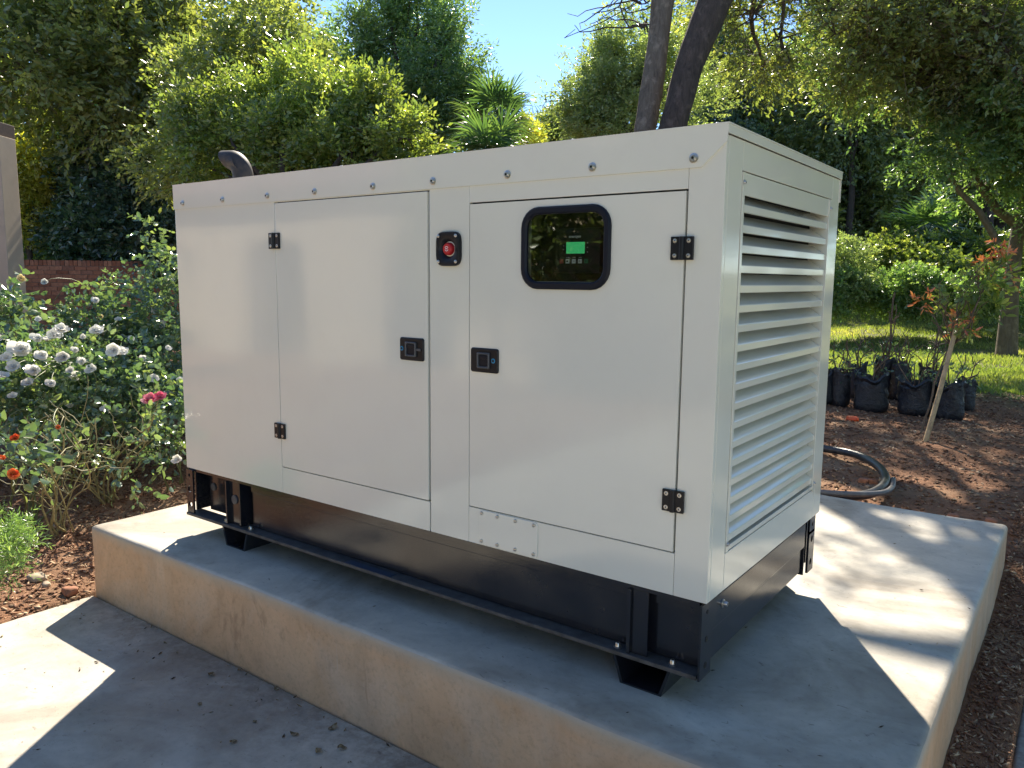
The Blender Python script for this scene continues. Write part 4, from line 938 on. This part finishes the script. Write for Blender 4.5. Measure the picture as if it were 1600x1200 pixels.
# larger dead leaves near the plinth foot
spots = [(580, 1054, .035), (610, 1085, .03), (630, 1105, .03), (645, 1128, .03), (520, 1138, .035), (535, 1170, .03), (498, 1175, .028), (330, 1055, .03), (365, 1160, .025), (398, 1128, .02), (460, 1148, .03), (432, 1078, .022), (312, 1102, .02), (375, 1048, .02)]
for k, (px_, py_, s_) in enumerate(spots):
    p = on_z(px_, py_, ZF); rd = random.Random(k); bm = bmesh.new(); a = rd.uniform(0, 6.28); lay = bm.verts.layers.float.new('var')
    d = Vector((math.cos(a), math.sin(a), 0)); s2 = Vector((-d.y, d.x, 0)); rows = []
    for i_ in range(7):
        tt = i_/6; wv = math.sin(math.pi*min(1, tt*1.02))**.7*s_*.32+.0005
        rows.append([bm.verts.new(Vector(p)+d*(tt-.5)*s_+s2*wv*q+Vector((0, 0, .002+.25*s_*abs(q)*(.4+.6*math.sin(tt*3+k))+.12*s_*math.sin(tt*4+k)**2))) for q in (-1, -.4, .1, .6, 1)])
    for v in bm.verts: v[lay] = rd.uniform(.3, 1)
    for a_, c_ in zip(rows, rows[1:]):
        for q in range(4): bm.faces.new((a_[q], a_[q+1], c_[q+1], c_[q]))
    me = bm_mesh(bm, 'dead_leaf', True, 180); 
    lab = ['tan curled leaf at the plinth foot, topmost of the right-hand cluster', 'brown curled leaf just below the topmost leaf at the plinth foot', 'middle leaf of the right-hand cluster by the plinth foot', 'dry leaf lowest in the right-hand cluster beside the plinth foot',
           'pale broad leaf on open paving left of the right-hand cluster', 'crumpled leaf at the bottom edge of the photo, below the pale broad leaf', 'small brown leaf at the bottom edge, leftmost of the bottom pair', 'dark curled leaf furthest left, close to the plinth foot', 'leaf on open paving at the bottom, furthest from the plinth', 'upright tan leaf standing on the grey paving',
           'thin leaf between the upright tan leaf and the pale broad leaf', 'light leaf tucked close to the plinth foot in the middle of its length', 'tiny reddish leaf below the dark curled leaf at left', 'dark bit of leaf just right of the dark curled leaf'][k]
    meta(link('dead_leaf', me, None, M['litter']), lab, 'leaf', 'dead leaves on the paving in front of the plinth')
def stone(name, label, p, s, m, seed, cat='stone'):
    bm = bmesh.new(); bmesh.ops.create_icosphere(bm, subdivisions=3, radius=1); P_ = np.array([v.co[:] for v in bm.verts]); n1 = pn(P_, 2.2, seed)*.22+pn(P_, 6, seed+1)*.07
    for v, q in zip(bm.verts, n1): 
        c = v.co*(1+q); c = Vector([math.copysign(min(abs(a_), .82), a_) for a_ in c]); v.co = Vector((c.x*s[0], c.y*s[1], c.z*s[2]))+Vector(p)
    return meta(link(name, bm_mesh(bm, name, True, 50), None, m), label, cat)
def gp(px, py, z): p = on_z(px, py, z); return Vector((p[0], p[1], gz(p)))
stone('stone', 'flat pale tan stone at the edge of the rose bed beside the herb', gp(58, 893, -.58)+Vector((0, 0, .01)), (.055, .04, .025), M['rock'], 1)
stone('stone', 'smaller sandy stone right next to the flat pale one', gp(72, 905, -.58)+Vector((0, 0, .008)), (.028, .02, .014), M['rock'], 2)
stone('brick_fragment', 'broken orange-red brick lump near the front left corner of the plinth', gp(108, 925, -.6)+Vector((0, 0, .015)), (.045, .032, .022), M['clay'], 3, 'brick piece')
for k, (px_, py_, lb) in enumerate([(1350, 748, 'reddish soil clod inside the black cable loop'), (1365, 750, 'pale orange soil clod just inside the bend of the cable'), (1490, 798, 'small clay lump behind the back edge of the plinth'), (1380, 745, 'rounded clay clod touching the cable bend'), (1550, 806, 'sandy lump near the back right corner of the plinth')]):
    stone('soil_clod', lb, gp(px_, py_, -.38)+Vector((0, 0, .01)), (.035, .03, .02), M['clay'] if k != 3 else M['rock'], 10+k, 'clod')
p = gp(1330, 663, -.42); bm = bmesh.new(); add_box(bm, (p.x-.045, p.y-.03, p.z+.005), (p.x+.045, p.y+.03, p.z+.035), .008, Matrix.Rotation(.5, 3, 'X')); add_cyl(bm, (p.x+.04, p.y, p.z+.02), (1, .2, .1), .018, .02, 14)
meta(link('plastic_cap', bm_mesh(bm, 'plastic_cap', True), None, M['orange']), 'small bright orange plastic cap lying on the soil in front of the black bags', 'cap')

# ------------------------------------------------------------------ roses
def petalflower(seed, R, m, layers=4):
    rd = random.Random(seed); bm = bmesh.new(); lay = bm.verts.layers.float.new('var')
    for l_ in range(layers):
        f = 1-l_/(layers+.4); np_ = 6-l_ if l_ < 3 else 3; tilt = math.radians(12+24*l_)
        for k in range(np_):
            a = 2*math.pi*(k+l_*.45)/np_+rd.uniform(-.25, .25); d = Vector((math.cos(a), math.sin(a), 0)); s = Vector((-d.y, d.x, 0)); rows = []; vr = rd.random()
            tl = tilt+rd.uniform(-.35, .35); f = (1-l_/(layers+.4))*rd.uniform(.75, 1.2)
            for i_ in range(5):
                t_ = i_/4; o = d*math.cos(tl)*R*f*t_+Vector((0, 0, 1))*math.sin(tl)*R*f*t_+Vector((0, 0, 1))*R*.22*math.sin(t_*2.6)*f
                wd = R*.62*f*math.sin(math.pi*(.12+.62*t_))
                rows.append([bm.verts.new(o+s*wd*q+Vector((0, 0, 1))*R*.18*q*q*f-d*R*.12*q*q) for q in (-1, -.4, .4, 1)])
            for a_, c_ in zip(rows, rows[1:]):
                for q in range(3): bm.faces.new((a_[q], a_[q+1], c_[q+1], c_[q]))
            for rw in rows:
                for v in rw: v[lay] = vr
    me = bm_mesh(bm, 'rose_flower', True, 180); me.materials.append(m); return me
FL = {k: [petalflower(i_, 1, M['petal_'+k]) for i_ in range(3)] for k in 'wpoy'}
def rose_bush(label, base, foliage, n, canes, flowers, seed, leafs=(.042, .028), m='lf_rose', name='rose_bush', cat='rose bush', per=7, gap=.1, sl=.12, kw=None):
    """canes: list of target points; flowers: (kind, px, py, depth, radius)"""
    base = Vector(base); base.z = gz(base)-.02; t = thing(name, label, cat, tuple(base)); bm = bmesh.new(); rd = random.Random(seed)
    for k, c in enumerate(canes):
        b_ = base+Vector((rd.uniform(-.05, .05), rd.uniform(-.05, .05), 0)); pts = limb(bm, b_, c, rd.uniform(.0045, .008), .003, seed*13+k, 6, 9, .14)
        for q in range(3):
            s_ = pts[rd.randrange(3, 9)]; limb(bm, s_, s_+Vector((rd.gauss(0, .1), rd.gauss(0, .1), abs(rd.gauss(.05, .12)))), .003, .0015, seed+k*5+q, 5, 4, .2)
    flowers = [(f[0], f[1], f[2], f[3]*.95, f[4]*.86) for f in flowers]
    for fl in flowers:
        q = Vector(at(fl[1], fl[2], fl[3])); s_ = Vector(min(canes, key=lambda c: (Vector(c)-q).length)) if canes else base
        limb(bm, s_ if s_.z < q.z+.3 else base, q, .0035, .002, int(fl[1]), 5, 6, .1)
    if canes or flowers: link('canes', bm_mesh(bm, 'canes', True, 80), t, M['stem'])
    if n:
        A = crown_arrays(foliage, n, per, sl, leafs, seed, gap=gap, gs=3.5, shell=.1, **(kw or {})); meta(link('foliage', leafgeo(*A[:6], 'foliage', M[m], fold=.12, rich=True), t), kind='stuff')
    for i_, fl in enumerate(flowers):
        q = Vector(at(fl[1], fl[2], fl[3]))-base; o = bpy.data.objects.new('rose_flower', FL[fl[0]][i_ % 3]); COL.objects.link(o); o.parent = t; o.location = q
        toc = (CAM-(q+base)).normalized(); toc = (toc+Vector((rd.uniform(-.5, .5), rd.uniform(-.5, .5), .7+rd.uniform(-.2, .3)))).normalized()
        o.rotation_euler = toc.to_track_quat('Z', 'Y').to_euler(); sc_ = fl[4]*rd.uniform(.65, 1.2); o.scale = (sc_*rd.uniform(.9, 1.25), sc_, sc_*rd.uniform(.8, 1.5))
    return t
def cp_(px, py, d): return tuple(at(px, py, d))
# stems fan up from near the plinth's left side
rose_bush('open white rose bush whose long bare canes fan out beside the plinth', root(168, 5.0), [B(110, 610, 5.35, 0.322), B(180, 600, 5.35, 0.322), B(230, 640, 5.23, 0.253), B(60, 620, 5.46, 0.276), B(250, 590, 5.46, 0.230), B(150, 650, 5.23, 0.184)], 420,
          [cp_(60, 620, 5.35), cp_(95, 590, 5.35), cp_(130, 600, 5.35), cp_(170, 590, 5.23), cp_(205, 620, 5.23), cp_(245, 640, 5.12), cp_(110, 660, 5.12), cp_(225, 680, 5.00), cp_(270, 650, 5.23), cp_(40, 600, 5.58), cp_(150, 640, 5.00)],
          [('w', 178, 549, 5.35, 0.052), ('w', 190, 553, 5.40, 0.046), ('w', 130, 566, 5.23, 0.057), ('w', 143, 578, 5.23, 0.048), ('w', 165, 640, 5.12, 0.040), ('w', 110, 635, 5.23, 0.025), ('w', 240, 592, 5.35, 0.037), ('w', 281, 594, 5.35, 0.029), ('w', 120, 590, 5.23, 0.040)], 201, per=5, gap=.0)
rose_bush('single tall cane topped by pink blooms, left of the plinth corner', root(236, 4.8), [B(240, 640, 4.88, 0.091), B(232, 700, 4.81, 0.065)], 14, [cp_(239, 650, 4.88)], [('p', 236, 628, 4.88, 0.058), ('p', 250, 622, 4.91, 0.044)], 202, per=4)
rose_bush('white rose bush in full flower in front of the plastered pillar', root(40, 5.4), [B(20, 570, 5.2, .32), B(80, 560, 5.2, .32), B(50, 610, 5.0, .32), B(130, 600, 5.1, .28), B(0, 630, 5.0, .3), B(-40, 590, 5.2, .3), B(100, 640, 4.9, .22)], 720,
          [cp_(20, 560, 5.2), cp_(60, 560, 5.1), cp_(100, 570, 5.1), cp_(-20, 580, 5.1)],
          [('w', 96, 519, 5.1, .055), ('w', 85, 526, 5.15, .045), ('w', 60, 530, 5.2, .05), ('w', 72, 533, 5.1, .045), ('w', 10, 560, 5.0, .05), ('w', 35, 548, 5.1, .055), ('w', 100, 560, 4.9, .045), ('w', 5, 590, 4.9, .045), ('w', 55, 580, 4.9, .04), ('w', 22, 575, 5.0, .045), ('w', 45, 600, 4.9, .035), ('w', 118, 548, 5.2, .04), ('w', 0, 530, 5.1, .04), ('w', 150, 520, 5.3, .04), ('w', 80, 600, 4.9, .035), ('w', 130, 528, 5.3, .03), ('w', 20, 620, 4.9, .03), ('w', 150, 470, 6.0, .03), ('w', 205, 530, 5.8, .03), ('w', 185, 500, 6.0, .028), ('w', 225, 560, 5.6, .03), ('w', 60, 500, 5.6, .03), ('w', 110, 580, 5.0, .04), ('w', 66, 556, 5.0, .04), ('w', -15, 560, 5.0, .05)], 203, per=6, gap=-.1)
rose_bush('tall dark green rose bush with glossy leaves in front of the brick wall', root(150, 6.6), [B(140, 500, 6.4, .26), B(195, 480, 6.5, .26), B(210, 520, 6.3, .38), B(160, 540, 6.2, .4), B(105, 520, 6.4, .22), B(240, 560, 6.2, .4), B(200, 600, 6.0, .4), B(215, 440, 6.6, .14), B(150, 600, 6, .35)], 1050,
          [cp_(100, 450, 6.5), cp_(150, 450, 6.5), cp_(175, 420, 6.6), cp_(210, 440, 6.5), cp_(240, 500, 6.3)], [('w', 243, 485, 6.2, .05), ('w', 250, 510, 6.2, .045), ('y', 158, 495, 6.3, .03), ('w', 70, 442, 6.2, .035), ('w', 112, 552, 6.1, .045)], 204, per=7, gap=-.05)
rose_bush('leafy rose bush touching the left end of the generator', root(262, 6.0), [B(255, 470, 6.0, .26), B(270, 430, 6.1, .22), B(255, 405, 6.2, .12), B(270, 520, 5.8, .28), B(262, 570, 5.6, .26), B(236, 355, 6.3, .07), B(275, 620, 5.0, .2)], 330,
          [cp_(230, 345, 6.3), cp_(255, 380, 6.2), cp_(270, 430, 6.1)], [('w', 262, 545, 5.7, .03)], 205, per=7, gap=-.05)
rose_bush('nearly bare thorny rose with orange blooms at the left edge of the bed', on_z(25, 800, -.50), [B(20, 700, 3.7, .12), B(30, 740, 3.6, .08), B(5, 720, 3.6, .1)], 42,
          [cp_(12, 690, 3.7), cp_(22, 740, 3.6), cp_(60, 690, 3.7), cp_(90, 640, 3.7), cp_(-10, 710, 3.6)], [('o', 20, 742, 3.55, .036), ('o', 24, 686, 3.7, .024), ('o', 5, 716, 3.6, .022), ('o', 91, 668, 3.7, .018)], 206, leafs=(.05, .035), per=4, gap=.0)
rose_bush('small rose stem with one white bloom close to the black base of the generator', root(262, 4.9), [B(270, 700, 5.00, 0.169), B(250, 690, 5.07, 0.156), B(262, 660, 5.07, 0.182)], 90, [cp_(268, 700, 5.00), cp_(280, 690, 5.00)], [('w', 278, 720, 4.94, 0.044)], 207, per=4, gap=-.1)
rose_bush('rose spray with one cream-yellow bloom in front of the plastered pillar', root(0, 5.8), [B(10, 470, 5.70, .13), B(30, 460, 5.70, .08), B(0, 440, 5.70, .1), B(28, 490, 5.60, .07)], 60, [cp_(20, 470, 5.70), cp_(5, 450, 5.70)], [('y', 32, 438, 5.70, .040)], 208, leafs=(.06, .042), per=5, gap=-.1)
rose_bush('straggly green cane plant with few leaves in the middle of the rose bed', on_z(60, 790, -.5), [B(60, 700, 4.55, .2), B(110, 720, 4.45, .16), B(200, 720, 4.35, .16)], 60, [cp_(30, 640, 4.65), cp_(90, 640, 4.55), cp_(140, 660, 4.55), cp_(60, 690, 4.45), cp_(180, 700, 4.35)], [], 209, per=4, gap=-.1)
M['stem'] = plain('pale_cane', (.30, .27, .13), .55, noise=.3, nscale=40)
rc = random.Random(77)
rose_bush('pale thorny canes with hardly any leaves, just left of the plinth', root(150, 4.7), [B(120, 690, 4.6, .25), B(190, 690, 4.6, .25)], 26,
          [cp_(rc.uniform(40, 285), rc.uniform(630, 740), rc.uniform(4.3, 4.9)) for _ in range(16)], [], 212, per=4, gap=-.1)
rose_bush('dry pale canes sticking up behind the orange roses', root(70, 4.2), [B(60, 720, 4.0, .2)], 14,
          [cp_(rc.uniform(-10, 150), rc.uniform(640, 760), rc.uniform(3.9, 4.4)) for _ in range(9)], [], 213, per=4, gap=-.1)
# low feathery herb
bz = on_z(20, 905, -.58)
rose_bush('low feathery green herb at the front left edge of the rose bed', bz, [B(8, 850, 3.15, .10), B(28, 850, 3.15, .06), B(15, 885, 3.05, .07), B(-20, 860, 3.1, .12), B(5, 815, 3.25, .05), B(40, 835, 3.2, .025), B(30, 812, 3.2, .025)], 620, [], [], 210, leafs=(.020, .0035), m='lf_mid', name='herb_plant', cat='herb', per=9, sl=.07, gap=-.2, kw=dict(up=.9))
# dark leafy filler behind the roses
rose_bush('dark leafy shrubs low at the back of the rose bed', root(120, 7.6), [B(40, 560, 7.2, .4), B(120, 600, 7.2, .4), B(200, 610, 7.0, .4), B(270, 620, 7.0, .4), B(-10, 600, 7.0, .4), B(160, 600, 6.8, .3)], 800, [], [], 211, leafs=(.06, .035), name='low_shrub', cat='shrub', m='lf_blue', per=7, gap=-.2)

# ------------------------------------------------------------------ plastered pillar and brick wall, left
p = at(-30, 436, 8.2); pr = at(14, 436, 8.2)
c = Vector((p[0], p[1], 0)); e = Vector((pr[0], pr[1], 0)); ux = (e-c).normalized(); uy = Vector((-ux.y, ux.x, 0))
PT = thing('pillar', 'tan plastered pillar with a brown beam end, cut by the left edge', 'pillar', (e.x, e.y, -.7))
def obox(bm, o, w0, w1, d0, d1, z0, z1, bev=.006):
    vs = add_box(bm, (w0, d0, z0), (w1, d1, z1), bev); Mx = Matrix(((ux.x, uy.x, 0), (ux.y, uy.y, 0), (0, 0, 1)))
    for v in {v for v in vs if v.is_valid}: v.co = Mx @ v.co+Vector((o.x, o.y, 0))
bm = bmesh.new(); obox(bm, e, -.9, 0, 0, .28, -.75, 2.24); link('pillar_shaft', bm_mesh(bm, 'pillar_shaft'), PT, M['plaster'])
bm = bmesh.new(); obox(bm, e, -1.0, -.012, -.02, .30, 2.242, 2.38); link('beam', bm_mesh(bm, 'beam'), PT, M['coping'])
# brick wall
wl = at(20, 420, 15.6); wr = at(236, 420, 15.9); w2 = at(300, 420, 16.0)
o = Vector((wl[0], wl[1], 0)); e2 = Vector((wr[0], wr[1], 0)); ux = (e2-o).normalized(); uy = Vector((-ux.y, ux.x, 0)); Lw = (e2-o).length
ang = math.atan2(ux.y, ux.x)
BW = thing('brick_wall', 'red face-brick garden wall stepping down behind the roses', 'wall', (o.x, o.y, -.6), rz=0)
topz = at(120, 407, 15.7)[2]; top2 = at(260, 450, 16)[2]
bm = bmesh.new(); obox(bm, o, 0.01, Lw-.01, .012, .22, -.9, topz-.01, 0); obox(bm, o, Lw-.01, Lw+1.4, .012, .22, -.9, top2-.01, 0); link('mortar_core', bm_mesh(bm, 'mortar_core'), BW, M['mortar'])
def brickmesh(w_, h_, seed):
    bm = bmesh.new(); add_box(bm, (0, 0, 0), (w_, .1, h_)); rd = random.Random(seed)
    for v in bm.verts: v.co += Vector((rd.uniform(-.004, .004), rd.uniform(-.003, .003), rd.uniform(-.003, .003)))
    return bm_mesh(bm, 'brick')
bms = [brickmesh(.222, .071, i_) for i_ in range(5)]; bso = [brickmesh(.071, .105, i_+9) for i_ in range(3)]
for mm in bms+bso: mm.materials.append(M['brick'])
rd = random.Random(3); cnt = 0; off = -Vector((o.x, o.y, -.6))
def putbrick(me, u, z):
    global cnt
    q = o+ux*u+uy*rd.uniform(-.004, .003); ob = bpy.data.objects.new('brick', me); COL.objects.link(ob); ob.parent = BW; ob.location = Vector((q.x, q.y, z))+off; ob.rotation_euler = (0, 0, ang); cnt += 1
u = 0
while u < Lw-.05: putbrick(bso[rd.randrange(3)], u, topz-.105); u += .082
z = topz-.190; row = 0
while z > -.62 and cnt < 250:
    u = -.116*(row % 2)
    while u < Lw-.1: putbrick(bms[rd.randrange(5)], max(u, 0), z); u += .2335
    z -= .0825; row += 1
z = top2-.08; row = 0
while z > -.2:
    u = Lw-.116*(row % 2)
    while u < Lw+1.0: putbrick(bms[rd.randrange(5)], max(u, Lw), z); u += .2335
    z -= .0825; row += 1

# ------------------------------------------------------------------ nursery bags and stakes
def bag(px0, px1, py, d, h, label, seed, stems=5, tall=0):
    c = at((px0+px1)/2, py, d); c = Vector((c[0], c[1], gz(c))); R = (px1-px0)/2/FPX*d; h = h
    t = thing('nursery_bag', label, 'plant bag', tuple(c), 'black nursery bags with rose stems behind the plinth')
    bm = bmesh.new(); rings = []; rd = random.Random(seed); n_ = 26; ph = rd.uniform(0, 6)
    prof = [(.90, 0), (1.05, .08), (1.10, .25), (1.04, .42), (1.09, .55), (1.0, .70), (1.06, .82), (.98, .92), (1.10, 1.02), (1.0, 1.08), (.92, .96), (.86, .86)]
    for f, zz in prof:
        ring_ = []
        for k in range(n_):
            a = 2*math.pi*k/n_; w_ = 1+.07*math.sin(3*a+ph+zz*3)+.05*math.sin(7*a+ph*2+zz*7)+.03*math.sin(13*a-zz*11+ph)+rd.uniform(-.03, .03); rr = R*f*w_
            ring_.append(bm.verts.new(c+Vector((rr*math.cos(a), rr*math.sin(a)*.95, h*zz*(1+(.09*math.sin(2*a+ph)+.05*math.sin(5*a+ph*3) if zz > .88 else 0))))))
        rings.append(ring_)
    for a_, b_ in zip(rings, rings[1:]):
        for k in range(n_): bm.faces.new((a_[k], a_[(k+1) % n_], b_[(k+1) % n_], b_[k]))
    bm.faces.new(rings[0][::-1]); link('bag', bm_mesh(bm, 'bag', True, 50), t, M['bag'])
    bm = bmesh.new(); vs = [bm.verts.new(c+Vector((R*.9*math.cos(2*math.pi*k/16), R*.86*math.sin(2*math.pi*k/16), h*.86+.01*math.sin(k*3)))) for k in range(16)]; ct = bm.verts.new(c+Vector((0, 0, h*.9)))
    for k in range(16): bm.faces.new((vs[k], vs[(k+1) % 16], ct))
    link('potting_soil', bm_mesh(bm, 'potting_soil', True), t, M['clay'])
    bm = bmesh.new()
    for k in range(stems):
        b_ = c+Vector((rd.uniform(-.4, .4)*R, rd.uniform(-.4, .4)*R, h*.85)); e_ = b_+Vector((rd.gauss(0, .10), rd.gauss(0, .08), rd.uniform(.15, .42))); pts = limb(bm, b_, e_, .008, .004, seed*9+k, 5, 5, .2)
        if rd.random() < .7: limb(bm, pts[3], pts[3]+Vector((rd.gauss(0, .1), rd.gauss(0, .1), rd.uniform(.08, .2))), .005, .0025, seed+k, 5, 4, .2)
    if tall:
        b_ = c+Vector((0, 0, h*.8)); limb(bm, b_, b_+Vector((.03, 0, tall)), .012, .008, seed, 6, 8, .02)
        limb(bm, b_+Vector((.02, 0, 0)), b_+Vector((.05, 0, tall*.85)), .007, .005, seed+1, 6, 8, .03)
        for q in range(4): limb(bm, b_+Vector((.03, 0, tall*.6)), b_+Vector((rd.gauss(.03, .12), rd.gauss(0, .1), tall*rd.uniform(.6, .85))), .006, .003, q+seed, 5, 5, .2)
    link('rose_stems', bm_mesh(bm, 'rose_stems', True, 80), t, M['twig'])
    A = crown_arrays([(c+Vector((0, 0, h*1.3)), (R*.9, R*.9, .12))], 26, 4, .05, (.030, .018), seed, gap=-.2); meta(link('leaves', leafgeo(*A[:6], 'leaves', M['lf_rose']), t), kind='stuff')
bag(1262, 1297, 635, 7.75, .30, 'black nursery bag partly hidden behind the louvred end, leftmost of the row', 1)
bag(1296, 1324, 634, 7.7, .32, 'narrow black nursery bag just right of the louvred end', 2, 6)
bag(1322, 1350, 628, 8.1, .33, 'black nursery bag set back behind the first two, with crumpled rim', 3, 5)
bag(1337, 1382, 637, 7.5, .32, 'wide black nursery bag in front that holds the tall tied stake', 4, 5, 0)
bag(1364, 1398, 626, 8.2, .36, 'black nursery bag in the back row with a high shiny folded rim', 5, 5, .80)
bag(1390, 1418, 630, 8.0, .33, 'black nursery bag in the back row in the middle of the group', 6, 6)
bag(1406, 1451, 643, 7.35, .30, 'wide black nursery bag in front, directly left of the leaning stake', 7, 5)
bag(1436, 1470, 630, 8.0, .33, 'black nursery bag just behind the leaning wooden stake', 8, 4, .5)
bag(1462, 1502, 648, 7.2, .31, 'wide black nursery bag right of the leaning stake', 9, 3)
bag(1492, 1520, 640, 7.6, .27, 'small dark nursery bag at the right end of the row', 10, 2)
# leaning stake and young tree
s0 = gp(1443, 703, -.43); s1 = Vector(at(1493, 515, 6.15)); s0.z -= .05
meta(tube('wooden_stake', [s0, s0.lerp(s1, .5)+Vector((.006, 0, 0)), s1], [.019, .018, .017], M['wood'], None, 8), 'leaning pale wooden stake holding up the young red-leaved tree', 'stake')
t = thing('young_tree', 'young tree with red tips and bright green leaves tied to the leaning stake', 'tree', tuple(gp(1440, 690, -.43)))
bm = bmesh.new(); b0 = gp(1438, 692, -.43); k0 = Vector(at(1487, 540, 6.2)); limb(bm, b0, k0, .009, .007, 3, 6, 8, .05)
rd = random.Random(9)
for k, (px_, py_) in enumerate([(1540, 400), (1560, 380), (1520, 430), (1500, 450), (1545, 470), (1470, 455), (1440, 440), (1430, 480), (1455, 500), (1510, 480), (1570, 410), (1535, 440), (1480, 430)]):
    q = Vector(at(px_, py_, 6.2+rd.uniform(-.2, .2))); pts = limb(bm, k0, q, .006, .0025, k+20, 5, 7, .15)
    for j in range(3): limb(bm, pts[4], pts[4]+Vector((rd.gauss(0, .06), rd.gauss(0, .06), rd.uniform(.03, .12))), .003, .0015, k*3+j, 4, 4, .2)
link('branches', bm_mesh(bm, 'branches', True, 80), t, M['twig'])
A = crown_arrays([B(1530, 440, 6.2, .14), B(1500, 460, 6.2, .12), B(1555, 430, 6.2, .12), B(1515, 500, 6.2, .10), B(1490, 520, 6.2, .07), B(1545, 475, 6.2, .1)], 110, 5, .10, (.065, .030), 301, gap=-.1, shell=.1, droop=.5)
meta(link('leaves', leafgeo(*A[:6], 'leaves', M['lf_lime'], rich=True), t), kind='stuff')
A = crown_arrays([B(1560, 385, 6.2, .06), B(1572, 405, 6.2, .06), B(1545, 410, 6.2, .06), B(1575, 440, 6.2, .05), B(1500, 500, 6.2, .09), B(1445, 470, 6.2, .07), B(1550, 378, 6.2, .04)], 60, 5, .07, (.05, .016), 302, gap=-.1, shell=.1, droop=.7)
meta(link('red_leaves', leafgeo(*A[:6], 'red_leaves', M['lf_red'], rich=True), t, None), 'coppery red young leaves', kind='stuff')

# ------------------------------------------------------------------ the house behind the camera (lit by the sun, seen in the paint)
HS = thing('house', 'cream plastered house with arched openings facing the generator', 'house', (-2, -7.5, ZF))
bm = bmesh.new(); ox0, ox1, hy, hh = -18.0, 9.0, -7.0, 2.5
arches = [(-15.4, 1.5), (-12.0, 1.5), (-8.6, 1.5), (-5.2, 1.5), (-1.8, 1.5), (1.6, 1.5), (5.0, 1.5)]; xs = ox0
def arch_wall(bm, x0, x1, cx, wd, z0, zs, z1, y0, y1):
    r_ = wd/2; n_ = 14
    for y in (y0, y1):
        add = []
    add_box(bm, (x0, y0, z0), (cx-r_, y1, z1)); add_box(bm, (cx+r_, y0, z0), (x1, y1, z1))
    for k in range(n_):
        a0, a1 = math.pi*(1-k/n_), math.pi*(1-(k+1)/n_); xa, xb = cx+r_*math.cos(a0), cx+r_*math.cos(a1); za, zb = zs+r_*.5*math.sin(a0), zs+r_*.5*math.sin(a1)
        vs = [bm.verts.new(q) for q in ((xa, y0, za), (xb, y0, zb), (xb, y0, z1), (xa, y0, z1), (xa, y1, za), (xb, y1, zb), (xb, y1, z1), (xa, y1, z1))]
        for f in ((0, 1, 2, 3), (7, 6, 5, 4), (0, 4, 5, 1), (3, 2, 6, 7)): bm.faces.new([vs[i_] for i_ in f])
for cx, wd in arches: arch_wall(bm, cx-1.7, cx+1.7, cx, wd, ZF-.1, 1.15, 2.4, hy-.35, hy)
link('wall', bm_mesh(bm, 'wall'), HS, M['housewall'])
box('back_wall', (-17.1, hy-3.2, ZF-.1), (6.7, hy-3.0, 2.4), M['housewall'], HS)
for cx, wd in arches:
    wn = box('window', (cx-.7, hy-3.0, ZF+.3), (cx+.7, hy-2.96, 1.5), M['plastic'], HS)
bm = bmesh.new(); vs = [bm.verts.new(q) for q in ((-17.6, hy+.5, 2.41), (7.2, hy+.5, 2.41), (7.2, hy-3.8, 3.9), (-17.6, hy-3.8, 3.9), (-17.6, hy+.5, 2.30), (7.2, hy+.5, 2.30), (7.2, hy-3.8, 3.8), (-17.6, hy-3.8, 3.8))]
for f in ((0, 1, 2, 3), (7, 6, 5, 4), (0, 4, 5, 1), (1, 5, 6, 2), (2, 6, 7, 3), (3, 7, 4, 0)): bm.faces.new([vs[i_] for i_ in f])
link('roof', bm_mesh(bm, 'roof'), HS, M['roof'])

for k, (x, y, h, R, lb) in enumerate([(-2.6, -5.6, 1.9, 1.0, 'dark green tree in front of the middle arches of the house'), (.2, -6.0, 2.2, 1.1, 'taller dark tree in front of the right arches of the house'), (3.4, -6.3, 2.0, 1.0, 'dark tree before the right end of the house')]):
    r0 = Vector((x, y, ZF)); tree(lb, r0, [r0, r0+Vector((0, 0, h*.6)), r0+Vector((0, 0, h))], [.09, .07, .05],
         [((x, y, h), (R, R, R*.8)), ((x+.5, y+.2, h-.6), (R*.7,)*3), ((x-.6, y, h-.7), (R*.7,)*3)], 1500, 8, .3, (.10, .05), M['lf_dark'], M['bark'], 180+k, gap=.1)
